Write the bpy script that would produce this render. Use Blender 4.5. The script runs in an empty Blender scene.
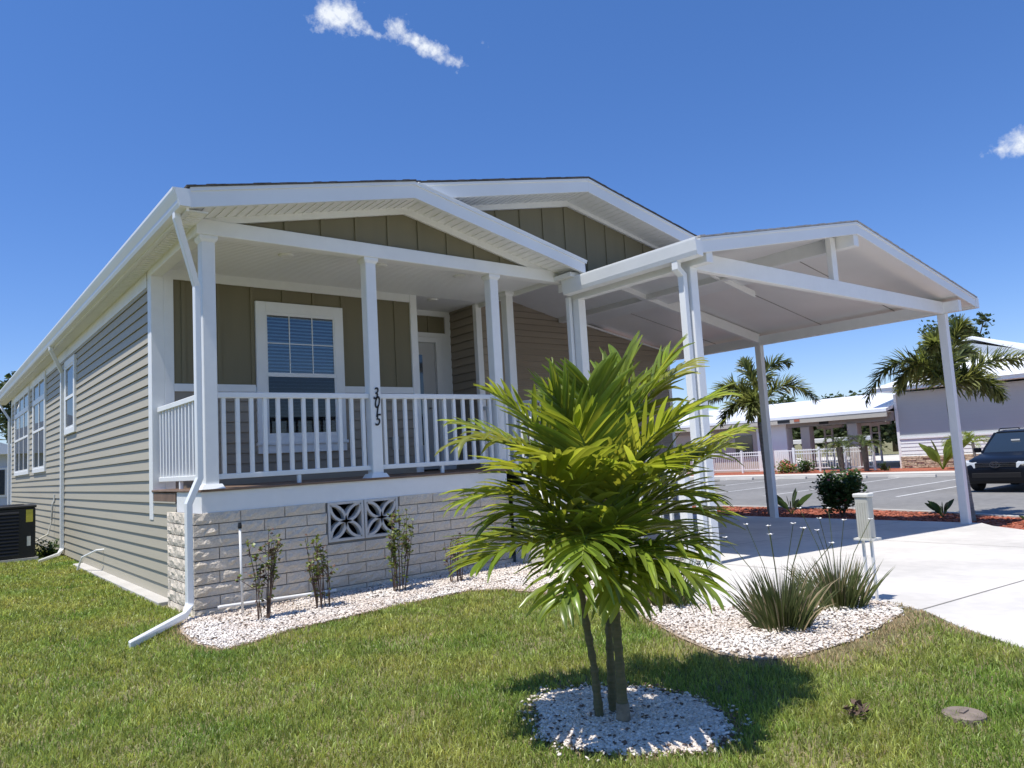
import bpy, math, random
import numpy as np
from mathutils import Vector, Matrix
random.seed(7); rng = np.random.default_rng(7)
R = math.radians
scene = bpy.context.scene
col = scene.collection

# ------------------------------------------------------------------ camera
YAW, PITCH, ROLL, FPX = .6784, .098, -.0576, 744.28
CAM = Vector((-2.095, -7.2726, 1.2845))
fw = Vector((math.sin(YAW)*math.cos(PITCH), math.cos(YAW)*math.cos(PITCH), math.sin(PITCH)))
_r = Vector((math.cos(YAW), -math.sin(YAW), 0)); _u = _r.cross(fw)
cr = math.cos(ROLL)*_r + math.sin(ROLL)*_u
cu = -math.sin(ROLL)*_r + math.cos(ROLL)*_u
cd = bpy.data.cameras.new('camera'); cam = bpy.data.objects.new('camera', cd); col.objects.link(cam)
cam.matrix_world = Matrix(((cr.x, cu.x, -fw.x, CAM.x), (cr.y, cu.y, -fw.y, CAM.y), (cr.z, cu.z, -fw.z, CAM.z), (0, 0, 0, 1)))
cd.sensor_width = 36; cd.lens = FPX/1024*36; cd.clip_start = .05; cd.clip_end = 5000
scene.camera = cam

# ------------------------------------------------------------------ world, sun, exposure
SUN_EL = R(70.1)
w = bpy.data.worlds.new('World'); scene.world = w; w.use_nodes = True
nt = w.node_tree; nt.nodes.clear()
def wn(t, **k):
    n = nt.nodes.new(t)
    for a, b in k.items(): setattr(n, a, b)
    return n
sky = wn('ShaderNodeTexSky', sky_type='NISHITA', sun_disc=False, sun_elevation=SUN_EL, sun_rotation=R(-90),
         altitude=0, air_density=1.0, dust_density=.0, ozone_density=1.6)
bg = wn('ShaderNodeBackground'); out = wn('ShaderNodeOutputWorld')
bg.inputs['Strength'].default_value = .11
tc = wn('ShaderNodeTexCoord')
def wmath(op, a, b=None, c=None, clamp=False):
    n = wn('ShaderNodeMath', operation=op); n.use_clamp = clamp
    for i, v in enumerate((a, b, c)):
        if v is None: continue
        if isinstance(v, (int, float)): n.inputs[i].default_value = v
        else: nt.links.new(v, n.inputs[i])
    return n.outputs[0]
def wdot(v):
    n = wn('ShaderNodeVectorMath', operation='DOT_PRODUCT'); nt.links.new(tc.outputs['Generated'], n.inputs[0])
    n.inputs[1].default_value = v; return n.outputs['Value']
nz = wn('ShaderNodeTexNoise'); nz.inputs['Scale'].default_value = 34; nz.inputs['Detail'].default_value = 8; nz.inputs['Roughness'].default_value = .62
nt.links.new(tc.outputs['Generated'], nz.inputs['Vector'])
nz2 = wn('ShaderNodeTexNoise'); nz2.inputs['Scale'].default_value = 110; nz2.inputs['Detail'].default_value = 6; nz2.inputs['Roughness'].default_value = .6
nt.links.new(tc.outputs['Generated'], nz2.inputs['Vector'])
# small clouds: (direction, half width, half height, tilt, strength)
CL = [((0.3809, 0.7593, 0.5277), 0.034, 0.019, 0.0, 1.2),
      ((0.4006, 0.7528, 0.5223), 0.02, 0.012, -0.3, 0.95),
      ((0.3667, 0.7731, 0.5176), 0.022, 0.008, 0.35, 0.75),
      ((0.4190, 0.7481, 0.5146), 0.032, 0.006, -0.3, 0.72),
      ((0.4444, 0.7301, 0.5190), 0.016, 0.015, 0, 1.05),
      ((0.4614, 0.7268, 0.5089), 0.022, 0.009, -0.5, 0.95),
      ((0.4819, 0.7194, 0.5003), 0.028, 0.012, -0.35, 1.05),
      ((0.5049, 0.7111, 0.4892), 0.024, 0.009, -0.3, 1.0),
      ((0.9149, 0.2640, 0.3054), 0.022, 0.01, 0.3, 0.9),
      ((0.9209, 0.2414, 0.3061), 0.04, 0.015, 0.15, 0.95),
      ((0.5897, 0.6289, 0.5067), 0.014, 0.012, -0.3, 0.5),
      ((0.5384, 0.6766, 0.5023), 0.022, 0.01, -0.5, 0.42),
      ((0.5182, 0.7098, 0.4770), 0.02, 0.006, -0.4, 0.45)]
mask = None
for d, a, b, th, st in CL:
    d = Vector(d).normalized()
    rt = Vector((0, 0, 1)).cross(d).normalized()*-1; up = rt.cross(d).normalized()
    if up.z < 0: up = -up
    r2 = rt*math.cos(th)+up*math.sin(th); u2 = -rt*math.sin(th)+up*math.cos(th)
    a *= 1.22; b *= 1.22
    z = wdot(d); u = wmath('DIVIDE', wdot(r2/a), z); v = wmath('DIVIDE', wdot(u2/b), z)
    q = wmath('SQRT', wmath('ADD', wmath('MULTIPLY', u, u), wmath('MULTIPLY', v, v)))
    m = wmath('MULTIPLY', wmath('SUBTRACT', 1.25, q, clamp=True), st)
    m = wmath('MULTIPLY', m, wmath('GREATER_THAN', z, 0))
    mask = m if mask is None else wmath('MAXIMUM', mask, m)
nn = wmath('ADD', wmath('MULTIPLY', nz.outputs[0], 1.5), wmath('MULTIPLY', nz2.outputs[0], 1.0))
mm = wmath('MULTIPLY', wmath('ADD', wmath('SUBTRACT', mask, 1.92), wmath('MULTIPLY', nn, 1.18)), 1.25, clamp=True)
mm = wmath('MULTIPLY', mm, wmath('GREATER_THAN', mask, .001))
mm = wmath('POWER', mm, 1.2)
mixc = wn('ShaderNodeMix', data_type='RGBA'); nt.links.new(mm, mixc.inputs[0])
hsv = wn('ShaderNodeHueSaturation'); hsv.inputs['Saturation'].default_value = 1.27; hsv.inputs['Value'].default_value = 1.12
nt.links.new(sky.outputs[0], hsv.inputs['Color'])
sep = wn('ShaderNodeSeparateXYZ'); nt.links.new(tc.outputs['Generated'], sep.inputs[0])
grad = wn('ShaderNodeMapRange', data_type='FLOAT_VECTOR'); vz = wn('ShaderNodeCombineXYZ')
for i in range(3): nt.links.new(sep.outputs['Z'], vz.inputs[i])
nt.links.new(vz.outputs[0], grad.inputs['Vector'])
grad.inputs[7].default_value = (0, 0, 0); grad.inputs[8].default_value = (.55, .55, .55)
grad.inputs[9].default_value = (.66, .74, 1.04); grad.inputs[10].default_value = (1.13, 1.0, 1.18)
tint = wn('ShaderNodeMix', data_type='RGBA', blend_type='MULTIPLY'); tint.inputs[0].default_value = 1
nt.links.new(hsv.outputs[0], tint.inputs[6]); nt.links.new(grad.outputs['Vector'], tint.inputs[7])
nt.links.new(tint.outputs[2], mixc.inputs[6]); mixc.inputs[7].default_value = (7.2, 7.6, 8.2, 1)
nt.links.new(mixc.outputs[2], bg.inputs['Color']); nt.links.new(bg.outputs[0], out.inputs['Surface'])

sl = bpy.data.lights.new('sun', 'SUN'); sl.energy = 4.9; sl.angle = R(.55); sl.color = (1, .955, .88)
so = bpy.data.objects.new('sun', sl); col.objects.link(so)
SDIR = Vector((.36, .04, -1)).normalized()
so.rotation_euler = SDIR.to_track_quat('-Z', 'Y').to_euler(); so.location = (0, 0, 30)
scene.view_settings.view_transform = 'Standard'; scene.view_settings.look = 'None'
scene.view_settings.exposure = 0.18; scene.view_settings.gamma = 1; scene.view_settings.use_curve_mapping = False

# ------------------------------------------------------------------ materials
def mat(name, base, rough=.6, var=0, vscale=3, var2=0, vscale2=40, bump=0, bscale=80, spec=.5, metal=0, base2=None, trans=None, coat=0, island=0, detail=5, stretch=None):
    m = bpy.data.materials.new(name); m.use_nodes = True; t = m.node_tree; N = t.nodes; L = t.links
    b = N['Principled BSDF']; b.inputs['Roughness'].default_value = rough; b.inputs['Metallic'].default_value = metal
    b.inputs['Specular IOR Level'].default_value = spec; b.inputs['Coat Weight'].default_value = coat
    c = (*base, 1)
    b.inputs['Base Color'].default_value = c
    geo = N.new('ShaderNodeNewGeometry')
    vec = geo.outputs['Position']
    if stretch:
        mp = N.new('ShaderNodeMapping'); mp.inputs['Scale'].default_value = stretch; L.new(vec, mp.inputs[0]); vec = mp.outputs[0]
    cur = None
    def rgbmix(fac, a, bb, mode='MIX'):
        n = N.new('ShaderNodeMix'); n.data_type = 'RGBA'; n.blend_type = mode
        if isinstance(fac, float): n.inputs[0].default_value = fac
        else: L.new(fac, n.inputs[0])
        for i, v in ((6, a), (7, bb)):
            if isinstance(v, tuple): n.inputs[i].default_value = v
            else: L.new(v, n.inputs[i])
        return n.outputs[2]
    def noise(s, d=detail):
        n = N.new('ShaderNodeTexNoise'); n.inputs['Scale'].default_value = s; n.inputs['Detail'].default_value = d; L.new(vec, n.inputs['Vector']); return n
    b2 = (*base2, 1) if base2 else None
    if var or base2:
        n = noise(vscale); r = N.new('ShaderNodeMapRange'); r.inputs[1].default_value = .3; r.inputs[2].default_value = .7; L.new(n.outputs[0], r.inputs[0])
        lo = tuple(x*(1-var) for x in base)+(1,); hi = b2 or tuple(min(1, x*(1+var)) for x in base)+(1,)
        cur = rgbmix(r.outputs[0], lo, hi)
    if var2:
        n = noise(vscale2, 3); r = N.new('ShaderNodeMapRange'); r.inputs[1].default_value = .3; r.inputs[2].default_value = .7
        r.inputs[3].default_value = 1-var2; r.inputs[4].default_value = 1+var2; L.new(n.outputs[0], r.inputs[0])
        cb = N.new('ShaderNodeCombineColor'); [L.new(r.outputs[0], cb.inputs[i]) for i in range(3)]
        cur = rgbmix(1.0, cur or c, cb.outputs[0], 'MULTIPLY')
    if island:
        r = N.new('ShaderNodeMapRange'); r.inputs[3].default_value = 1-island; r.inputs[4].default_value = 1+island; L.new(geo.outputs['Random Per Island'], r.inputs[0])
        cb = N.new('ShaderNodeCombineColor'); [L.new(r.outputs[0], cb.inputs[i]) for i in range(3)]
        cur = rgbmix(1.0, cur or c, cb.outputs[0], 'MULTIPLY')
    if cur is not None: L.new(cur, b.inputs['Base Color'])
    if bump:
        n = noise(bscale, 6); bp = N.new('ShaderNodeBump'); bp.inputs['Strength'].default_value = bump; bp.inputs['Distance'].default_value = .02
        L.new(n.outputs[0], bp.inputs['Height']); L.new(bp.outputs[0], b.inputs['Normal'])
    if trans:
        tb = N.new('ShaderNodeBsdfTranslucent'); tb.inputs[0].default_value = (*trans, 1)
        if cur is not None:
            tcx = rgbmix(1.0, cur, (trans[0]/max(base[0], .01)*1.0, trans[1]/max(base[1], .01)*1.0, trans[2]/max(base[2], .01)*1.0, 1), 'MULTIPLY'); L.new(tcx, tb.inputs[0])
        ms = N.new('ShaderNodeMixShader'); ms.inputs[0].default_value = .42; L.new(b.outputs[0], ms.inputs[1]); L.new(tb.outputs[0], ms.inputs[2])
        L.new(ms.outputs[0], N['Material Output'].inputs[0])
    return m
M = {}
M['white'] = mat('white vinyl paint', (.80, .81, .80), .45, var=.03, vscale=2, var2=.015, vscale2=12, bump=.03, bscale=30)
M['alum'] = mat('white aluminium', (.78, .80, .80), .35, var=.03, vscale=1.5, bump=.02, bscale=14)
M['ceil'] = mat('white porch ceiling', (.78, .78, .77), .55, var=.03, vscale=1.2)
M['pan'] = mat('carport ceiling panel', (.80, .79, .77), .4, var=.05, vscale=.8, bump=.015, bscale=4)
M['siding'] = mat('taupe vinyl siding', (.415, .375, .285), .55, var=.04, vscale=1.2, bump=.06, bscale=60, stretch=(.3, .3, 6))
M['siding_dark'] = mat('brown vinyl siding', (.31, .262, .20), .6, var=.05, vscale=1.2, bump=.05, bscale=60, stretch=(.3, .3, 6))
M['olive'] = mat('olive board siding', (.185, .163, .098), .7, var=.05, vscale=2, bump=.06, bscale=50, stretch=(3, 3, .3))
M['block'] = mat('split face block', (.68, .60, .49), .9, var=.09, vscale=5, var2=.08, vscale2=60, bump=.6, bscale=55)
M['mortar'] = mat('block mortar', (.25, .235, .21), .95, var=.1, vscale=8, bump=.2)
M['breeze'] = mat('cast concrete', (.60, .585, .55), .9, var=.05, vscale=9, bump=.25, bscale=120)
M['dark'] = mat('painted shade black', (.012, .012, .013), .9)  # near black that stands in for the shade of unlit spaces
M['deck'] = mat('brown deck board', (.20, .13, .09), .7, var=.2, vscale=6, bump=.1)
M['shingle_bounce'] = mat('bounce paled carport shingle', (.36, .35, .34), .95, var=.2, vscale=10, bump=.4, bscale=90)  # lightened to bounce sunlight up onto the gable soffit
M['shingle'] = mat('roof shingle', (.075, .07, .065), .95, var=.35, vscale=10, bump=.5, bscale=90)
M['glass'] = mat('window glass', (.030, .042, .055), .04, spec=1.0)
def glassmat(name, tint, lo):
    m = bpy.data.materials.new(name); m.use_nodes = True; t = m.node_tree; N = t.nodes; L = t.links; N.remove(N['Principled BSDF'])
    tr = N.new('ShaderNodeBsdfTransparent'); tr.inputs[0].default_value = (*tint, 1); g = N.new('ShaderNodeBsdfGlossy'); g.inputs['Roughness'].default_value = .02
    f = N.new('ShaderNodeFresnel'); f.inputs[0].default_value = 1.5; mr = N.new('ShaderNodeMapRange'); mr.inputs[3].default_value = lo; L.new(f.outputs[0], mr.inputs[0])
    ms = N.new('ShaderNodeMixShader'); L.new(mr.outputs[0], ms.inputs[0]); L.new(tr.outputs[0], ms.inputs[1]); L.new(g.outputs[0], ms.inputs[2]); L.new(ms.outputs[0], N['Material Output'].inputs[0]); return m
M['clear'] = glassmat('clear window glass', (.72, .82, .88), .05)
M['reflect_dimmer'] = glassmat('reflection dimmer sheet', (.20, .21, .22), .0)  # sheet added over lower side sashes to dim sky reflections
M['screen'] = glassmat('insect screen', (.52, .54, .56), .0)
M['glass_sky'] = mat('window screen glass', (.022, .026, .03), .10, spec=.9)
M['blind'] = mat('window blind', (.42, .50, .56), .5)
M['black'] = mat('black paint', (.012, .012, .013), .4)
M['door'] = mat('grey entry door', (.50, .50, .49), .5, var=.02)
M['concrete'] = mat('driveway concrete', (.585, .56, .52), .85, var=.13, vscale=.7, var2=.06, vscale2=7, bump=.12, bscale=160)
M['soil'] = mat('lawn soil and thatch', (.15, .15, .06), .95, base2=(.24, .21, .11), vscale=2.2, var2=.3, vscale2=70, bump=.8, bscale=60)
M['grass'] = mat('grass blade', (.175, .285, .048), .45, base2=(.36, .385, .10), vscale=1.3, var2=.25, vscale2=7, island=.5, trans=(.30, .42, .06), spec=.5)
M['drygrass'] = mat('dry grass blade', (.62, .45, .29), .8, base2=(.46, .38, .20), vscale=3, island=.35, trans=(.5, .38, .22), spec=.2)
M['gravel'] = mat('white marble chip', (.80, .76, .70), .8, island=.24, base2=(.66, .56, .47), vscale=2.2, bump=.1)
M['gravelbase'] = mat('gravel bed base', (.42, .34, .26), .95, var=.25, vscale=20, bump=.9, bscale=60)
M['mulch'] = mat('red wood mulch', (.33, .10, .055), .95, var=.35, vscale=12, bump=.9, bscale=30)
M['mulchchip'] = mat('red mulch chip', (.36, .11, .06), .9, island=.5)
M['asphalt'] = mat('parking asphalt', (.205, .20, .19), .9, var=.12, vscale=.35, var2=.12, vscale2=5, bump=.3, bscale=90)
M['kerb'] = mat('kerb concrete', (.50, .48, .44), .9, var=.1, vscale=2, bump=.2)
M['pavement'] = mat('pavement concrete', (.60, .57, .51), .9, var=.08, vscale=.8)
M['line'] = mat('white road paint', (.62, .62, .60), .8, var=.15, vscale=3)
M['palm'] = mat('palm leaflet', (.145, .235, .026), .30, base2=(.26, .32, .05), vscale=3.5, island=.38, trans=(.38, .48, .035), spec=.65)
M['palm_y'] = mat('yellowed palm leaflet', (.30, .28, .06), .4, base2=(.22, .25, .05), vscale=5, island=.2, trans=(.42, .40, .06))
M['rachis'] = mat('palm leaf stem', (.19, .24, .05), .4)
M['trunkg'] = mat('green ringed palm trunk', (.085, .085, .030), .6, base2=(.15, .12, .055), vscale=14, stretch=(1, 1, 5), bump=.3, bscale=20)
M['trunkg2'] = mat('dry palm sheath', (.24, .19, .13), .9, var=.3, vscale=30)
M['trunkgrey'] = mat('grey palm trunk', (.26, .235, .20), .9, var=.25, vscale=5, stretch=(1, 1, 6), bump=.5, bscale=18)
M['foxtail'] = mat('foxtail leaflet', (.085, .120, .034), .42, base2=(.20, .22, .08), vscale=2, island=.5, trans=(.16, .21, .04), spec=.7)
M['date'] = mat('date palm leaflet', (.075, .105, .04), .5, island=.4, trans=(.1, .14, .04))
M['young'] = mat('bright palm leaflet', (.19, .26, .04), .45, island=.3, trans=(.3, .38, .05))
M['iris'] = mat('iris blade', (.085, .115, .045), .4, base2=(.15, .17, .07), vscale=6, island=.45, trans=(.14, .18, .05), spec=.5)
M['irisdry'] = mat('dry iris blade', (.33, .26, .16), .8, island=.3)
M['petal'] = mat('white petal', (.8, .8, .76), .6)
M['twig'] = mat('brown twig', (.13, .085, .06), .85, var=.3, vscale=30)
M['leafb'] = mat('shrub leaf', (.19, .24, .05), .4, island=.35, trans=(.22, .27, .04))
M['leafred'] = mat('withered leaf', (.12, .06, .035), .7, island=.5)
M['hib'] = mat('hibiscus leaf', (.075, .130, .038), .35, island=.45, trans=(.06, .11, .02), spec=.6)
M['flower'] = mat('pink bloom', (.45, .10, .08), .6)
M['tree'] = mat('tree leaf', (.045, .065, .025), .6, base2=(.08, .105, .04), vscale=.5, island=.5, trans=(.05, .08, .02))
M['bark'] = mat('tree bark', (.12, .10, .08), .95, var=.3, vscale=8)
M['clubwall'] = mat('lilac grey siding', (.47, .485, .475), .8, var=.03, vscale=.6)
M['clubband'] = mat('pale siding band', (.74, .76, .745), .7)
M['stone'] = mat('ledge stone', (.36, .27, .18), .9, base2=(.62, .52, .38), vscale=4.5, stretch=(1, 1, 3.2), var2=.35, vscale2=9, bump=.9, bscale=12)
M['metalroof'] = mat('white metal roof', (.80, .82, .84), .35, var=.03, vscale=1)
M['beige'] = mat('beige stucco', (.46, .43, .37), .85, var=.05, vscale=1)
M['greywall'] = mat('grey stucco', (.30, .28, .26), .85, var=.05, vscale=1)
M['carpaint'] = mat('dark navy car paint', (.004, .005, .008), .35, coat=.12, spec=.22)
M['carglass'] = mat('car glass', (.02, .03, .04), .03, spec=1)
M['chrome'] = mat('chrome', (.6, .6, .6), .15, metal=1)
M['lamp'] = mat('headlamp lens', (.50, .52, .52), .12, spec=1)
M['rubber'] = mat('tyre rubber', (.02, .02, .02), .8)
M['yellow'] = mat('yellow sticker', (.55, .48, .06), .6)
M['pvc'] = mat('white pipe', (.78, .78, .75), .4)
M['boxmet'] = mat('beige utility box', (.50, .49, .43), .55, var=.08, vscale=6)
M['boxlid'] = mat('pale utility box lid', (.66, .65, .59), .5)
M['rust'] = mat('brown valve lid', (.20, .16, .13), .85, var=.3, vscale=16, bump=.4)
M['acblack'] = mat('black unit paint', (.010, .010, .011), .5, var=.2, vscale=20)
M['blue_wall'] = mat('pale blue siding', (.50, .55, .62), .7)

# ------------------------------------------------------------------ mesh helpers
ORG = {}
class MB:
    def __init__(s): s.v = []; s.f = []
    def poly(s, pts):
        i = len(s.v); s.v += [tuple(p) for p in pts]; s.f.append(tuple(range(i, i+len(pts)))); return s
    def hexa(s, p):   # 8 corners: bottom 4 ccw, top 4 ccw
        i = len(s.v); s.v += [tuple(q) for q in p]
        for a in ((0, 3, 2, 1), (4, 5, 6, 7), (0, 1, 5, 4), (1, 2, 6, 5), (2, 3, 7, 6), (3, 0, 4, 7)): s.f.append(tuple(i+k for k in a))
        return s
    def box(s, x0, x1, y0, y1, z0, z1):
        return s.hexa([(x0, y0, z0), (x1, y0, z0), (x1, y1, z0), (x0, y1, z0), (x0, y0, z1), (x1, y0, z1), (x1, y1, z1), (x0, y1, z1)])
    def prism(s, poly, axis, a, b):   # polygon in the two other axes extruded along axis
        def P(u, v, t): return {'x': (t, u, v), 'y': (u, t, v), 'z': (u, v, t)}[axis]
        n = len(poly); i = len(s.v)
        s.v += [P(u, v, a) for u, v in poly]+[P(u, v, b) for u, v in poly]
        s.f.append(tuple(i+k for k in range(n))); s.f.append(tuple(i+n+k for k in reversed(range(n))))
        for k in range(n): j = (k+1) % n; s.f.append((i+k, i+n+k, i+n+j, i+j))
        return s
    def bar(s, a, b, w, h, up=(0, 0, 1)):
        a = Vector(a); b = Vector(b); d = (b-a).normalized(); up = Vector(up)
        if abs(d.dot(up)) > .98: up = Vector((0, 1, 0))
        r = d.cross(up).normalized(); u = r.cross(d).normalized()
        c = [(-w/2, -h/2), (w/2, -h/2), (w/2, h/2), (-w/2, h/2)]
        return s.hexa([a+r*x+u*y for x, y in c]+[b+r*x+u*y for x, y in c])
    def tube(s, pts, rad, n=8, cap=True):
        pts = [Vector(p) for p in pts]; rr = rad if isinstance(rad, (list, tuple)) else [rad]*len(pts)
        i0 = len(s.v); ref = Vector((0.13, .27, .95))
        for k, p in enumerate(pts):
            d = (pts[min(k+1, len(pts)-1)]-pts[max(k-1, 0)]).normalized()
            r = d.cross(ref);
            if r.length < .05: r = d.cross(Vector((1, 0, 0)))
            r.normalize(); u = r.cross(d)
            for q in range(n):
                a = 2*math.pi*q/n; s.v.append(tuple(p+(r*math.cos(a)+u*math.sin(a))*rr[k]))
        for k in range(len(pts)-1):
            for q in range(n):
                a = i0+k*n+q; b = i0+k*n+(q+1) % n; s.f.append((a, b, b+n, a+n))
        if cap: s.f.append(tuple(i0+q for q in reversed(range(n)))); s.f.append(tuple(i0+(len(pts)-1)*n+q for q in range(n)))
        return s
    def rtube(s, pts, w, h, ref=(0, 1, 0)):   # rectangular section mitred tube; w along ref
        pts = [Vector(p) for p in pts]; ref = Vector(ref).normalized(); i0 = len(s.v)
        for k, p in enumerate(pts):
            d1 = (pts[k]-pts[k-1]).normalized() if k else None; d2 = (pts[k+1]-pts[k]).normalized() if k < len(pts)-1 else None
            d = ((d1 or d2)+(d2 or d1)).normalized(); nrm = d.cross(ref).normalized()
            sc = 1/max(.4, d.dot(d1 or d2))
            for x, y in ((-1, -1), (1, -1), (1, 1), (-1, 1)): s.v.append(tuple(p+ref*x*w/2+nrm*y*h/2*sc))
        for k in range(len(pts)-1):
            for q in range(4): a = i0+k*4+q; b = i0+k*4+(q+1) % 4; s.f.append((a, b, b+4, a+4))
        e = i0+(len(pts)-1)*4; s.f.append((i0+3, i0+2, i0+1, i0)); s.f.append((e, e+1, e+2, e+3)); return s
    def build(s, name, m, parent=None, bevel=0, smooth=False, loc=None):
        o3 = Vector(ORG.get(parent.name, (0, 0, 0))) if parent else Vector(loc or (0, 0, 0))
        me = bpy.data.meshes.new(name); me.from_pydata([tuple(Vector(p)-o3) for p in s.v], [], s.f); me.update()
        me.materials.append(M[m] if isinstance(m, str) else m)
        o = bpy.data.objects.new(name, me); col.objects.link(o)
        if parent: o.parent = parent; ORG[o.name] = tuple(o3)
        else: o.location = o3; ORG[o.name] = tuple(o3)
        if bevel:
            b = o.modifiers.new('b', 'BEVEL'); b.width = bevel; b.segments = 1; b.limit_method = 'ANGLE'
        if smooth: me.polygons.foreach_set('use_smooth', [True]*len(me.polygons))
        return o
def nmesh(name, V, F, m, parent=None, smooth=False, loc=(0, 0, 0)):
    """numpy mesh, all faces same size"""
    o3 = np.array(ORG.get(parent.name, (0, 0, 0)) if parent else loc)
    V = np.asarray(V, float)-o3; F = np.asarray(F, np.int32)
    me = bpy.data.meshes.new(name); k = F.shape[1]
    me.vertices.add(len(V)); me.vertices.foreach_set('co', V.ravel())
    me.loops.add(F.size); me.loops.foreach_set('vertex_index', F.ravel())
    me.polygons.add(len(F)); me.polygons.foreach_set('loop_start', np.arange(0, F.size, k)); me.polygons.foreach_set('loop_total', np.full(len(F), k))
    if smooth: me.polygons.foreach_set('use_smooth', np.ones(len(F), bool))
    me.update(calc_edges=True); me.validate()
    me.materials.append(M[m] if isinstance(m, str) else m)
    o = bpy.data.objects.new(name, me); col.objects.link(o)
    if parent: o.parent = parent
    else: o.location = loc
    ORG[o.name] = tuple(o3)
    return o
def tag(o, label=None, cat=None, group=None, kind=None):
    if label: o['label'] = label
    if cat: o['category'] = cat
    if group: o['group'] = group
    if kind: o['kind'] = kind
    return o
def thing(name, loc, label, cat, group=None):
    o = bpy.data.objects.new(name, None); col.objects.link(o); o.location = loc; o.empty_display_size = .2
    ORG[o.name] = tuple(loc); return tag(o, label, cat, group)
def children(o): return [c for c in bpy.data.objects if c.parent == o]
def clip(poly, region):   # convex clip, region ccw
    out_ = list(poly); n = len(region)
    for i in range(n):
        a, b = region[i], region[(i+1) % n]; inp = out_; out_ = []
        if not inp: break
        def ins(p): return (b[0]-a[0])*(p[1]-a[1])-(b[1]-a[1])*(p[0]-a[0]) >= -1e-9
        for j in range(len(inp)):
            p, q = inp[j-1], inp[j]
            if ins(q) != ins(p):
                den = (b[0]-a[0])*(q[1]-p[1])-(b[1]-a[1])*(q[0]-p[0])
                t = -((b[0]-a[0])*(p[1]-a[1])-(b[1]-a[1])*(p[0]-a[0]))/den
                out_.append((p[0]+t*(q[0]-p[0]), p[1]+t*(q[1]-p[1])))
            if ins(q): out_.append(q)
    return out_
def siding(region, P, e=.122, lip=.019, z0=None):
    """lap siding; region ccw polygon in (u, z); P(u, z, off) -> world"""
    mb = MB(); us = [p[0] for p in region]; zs = [p[1] for p in region]
    z = min(zs) if z0 is None else z0
    while z < max(zs):
        slot = .009
        q = clip([(min(us), z), (max(us), z), (max(us), z+e-slot), (min(us), z+e-slot)], region)
        if len(q) >= 3:
            mb.poly([P(u, zz, lip*(1-(zz-z)/e)+.002) for u, zz in q])
            q2 = clip([(min(us), z+e-slot), (max(us), z+e-slot), (max(us), z+e), (min(us), z+e)], region)
            if len(q2) >= 3:
                mb.poly([P(u, zz, -.012) for u, zz in q2])
                t_ = [p for p in q2 if abs(p[1]-(z+e-slot)) < 1e-6]
                if len(t_) >= 2: u0 = min(p[0] for p in t_); u1 = max(p[0] for p in t_); mb.poly([P(u0, z+e-slot, -.012), P(u1, z+e-slot, -.012), P(u1, z+e-slot, .004), P(u0, z+e-slot, .004)])
            b = [p for p in q if abs(p[1]-z) < 1e-6]
            if len(b) >= 2:
                u0 = min(p[0] for p in b); u1 = max(p[0] for p in b)
                mb.poly([P(u0, z, -.012), P(u1, z, -.012), P(u1, z-.004, lip+.002), P(u0, z-.004, lip+.002)])
                mb.poly([P(u0, z-.004, lip+.002), P(u1, z-.004, lip+.002), P(u1, z, lip+.002), P(u0, z, lip+.002)])
        z += e
    return mb
def battens(region, P, step=.31, u0=0, w=.045, t=.02):
    mb = MB(); mb.poly([P(u, z, .003) for u, z in region])
    us = [p[0] for p in region]; zs = [p[1] for p in region]; u = u0
    while u < max(us):
        q = clip([(u-w/2, min(zs)), (u+w/2, min(zs)), (u+w/2, max(zs)), (u-w/2, max(zs))], region)
        if len(q) >= 3:
            mb.poly([P(a, b, t) for a, b in q])
            for i in range(len(q)):
                a = q[i-1]; b = q[i]; mb.poly([P(a[0], a[1], .002), P(b[0], b[1], .002), P(b[0], b[1], t), P(a[0], a[1], t)])
        u += step
    return mb
def front(Y): return lambda u, z, o: (u, Y-o, z)
def left(X): return lambda u, z, o: (X-o, u, z)

# ------------------------------------------------------------------ ground
def gz(x): return -.0365*np.clip(np.asarray(x, float)-3.6, 0, 8.2)
BED = [(-.20, -.04), (-.36, -.55), (-.40, -1.15), (-.32, -1.52), (-.05, -1.46), (.20, -1.33), (.45, -1.27), (.83, -1.23), (1.37, -1.17), (1.81, -1.13), (2.15, -1.12),
       (2.42, -1.40), (2.52, -1.85), (2.50, -2.45), (2.36, -3.15), (1.97, -3.88), (1.80, -4.32), (1.82, -4.58), (2.05, -4.73), (2.59, -4.77), (3.05, -4.74), (3.46, -4.68), (3.70, -4.55),
       (3.80, -4.40), (3.84, -4.15), (3.62, -3.86), (3.16, -3.60), (2.92, -3.56), (2.90, -3.2), (3.15, -2.75), (3.45, -2.3), (3.6, -2.0), (3.6, -.04)]
RING = [(.33, -4.32), (.44, -4.18), (.60, -4.10), (.83, -4.22), (.98, -4.45), (1.02, -4.70), (.92, -4.98), (.72, -5.16), (.50, -5.17), (.30, -5.00), (.18, -4.80), (.16, -4.55)]
DRIVE = [(3.6, -1.9), (3.6, -2.05), (3.2, -2.6), (2.94, -3.1), (2.88, -3.58), (3.16, -3.64), (3.58, -3.88), (3.80, -4.16), (3.80, -4.45), (3.64, -4.77), (3.29, -5.13), (3.07, -5.44), (2.8, -5.85), (2.4, -6.6),
         (1.7, -8.5), (.9, -12), (11, -12), (11.1, -3.15), (11.75, -2.45), (12.15, -2.15), (12.15, 4.1), (5.3, 4.1), (5.3, 0), (4.75, -.0), (4.75, -1.9)]
def inside(x, y, poly):
    x = np.asarray(x); y = np.asarray(y); c = np.zeros(x.shape, bool); n = len(poly)
    for i in range(n):
        x1, y1 = poly[i-1]; x2, y2 = poly[i]
        if y1 == y2: continue
        k = ((y1 > y) != (y2 > y)) & (x < (x2-x1)*(y-y1)/(y2-y1)+x1); c ^= k
    return c
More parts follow.
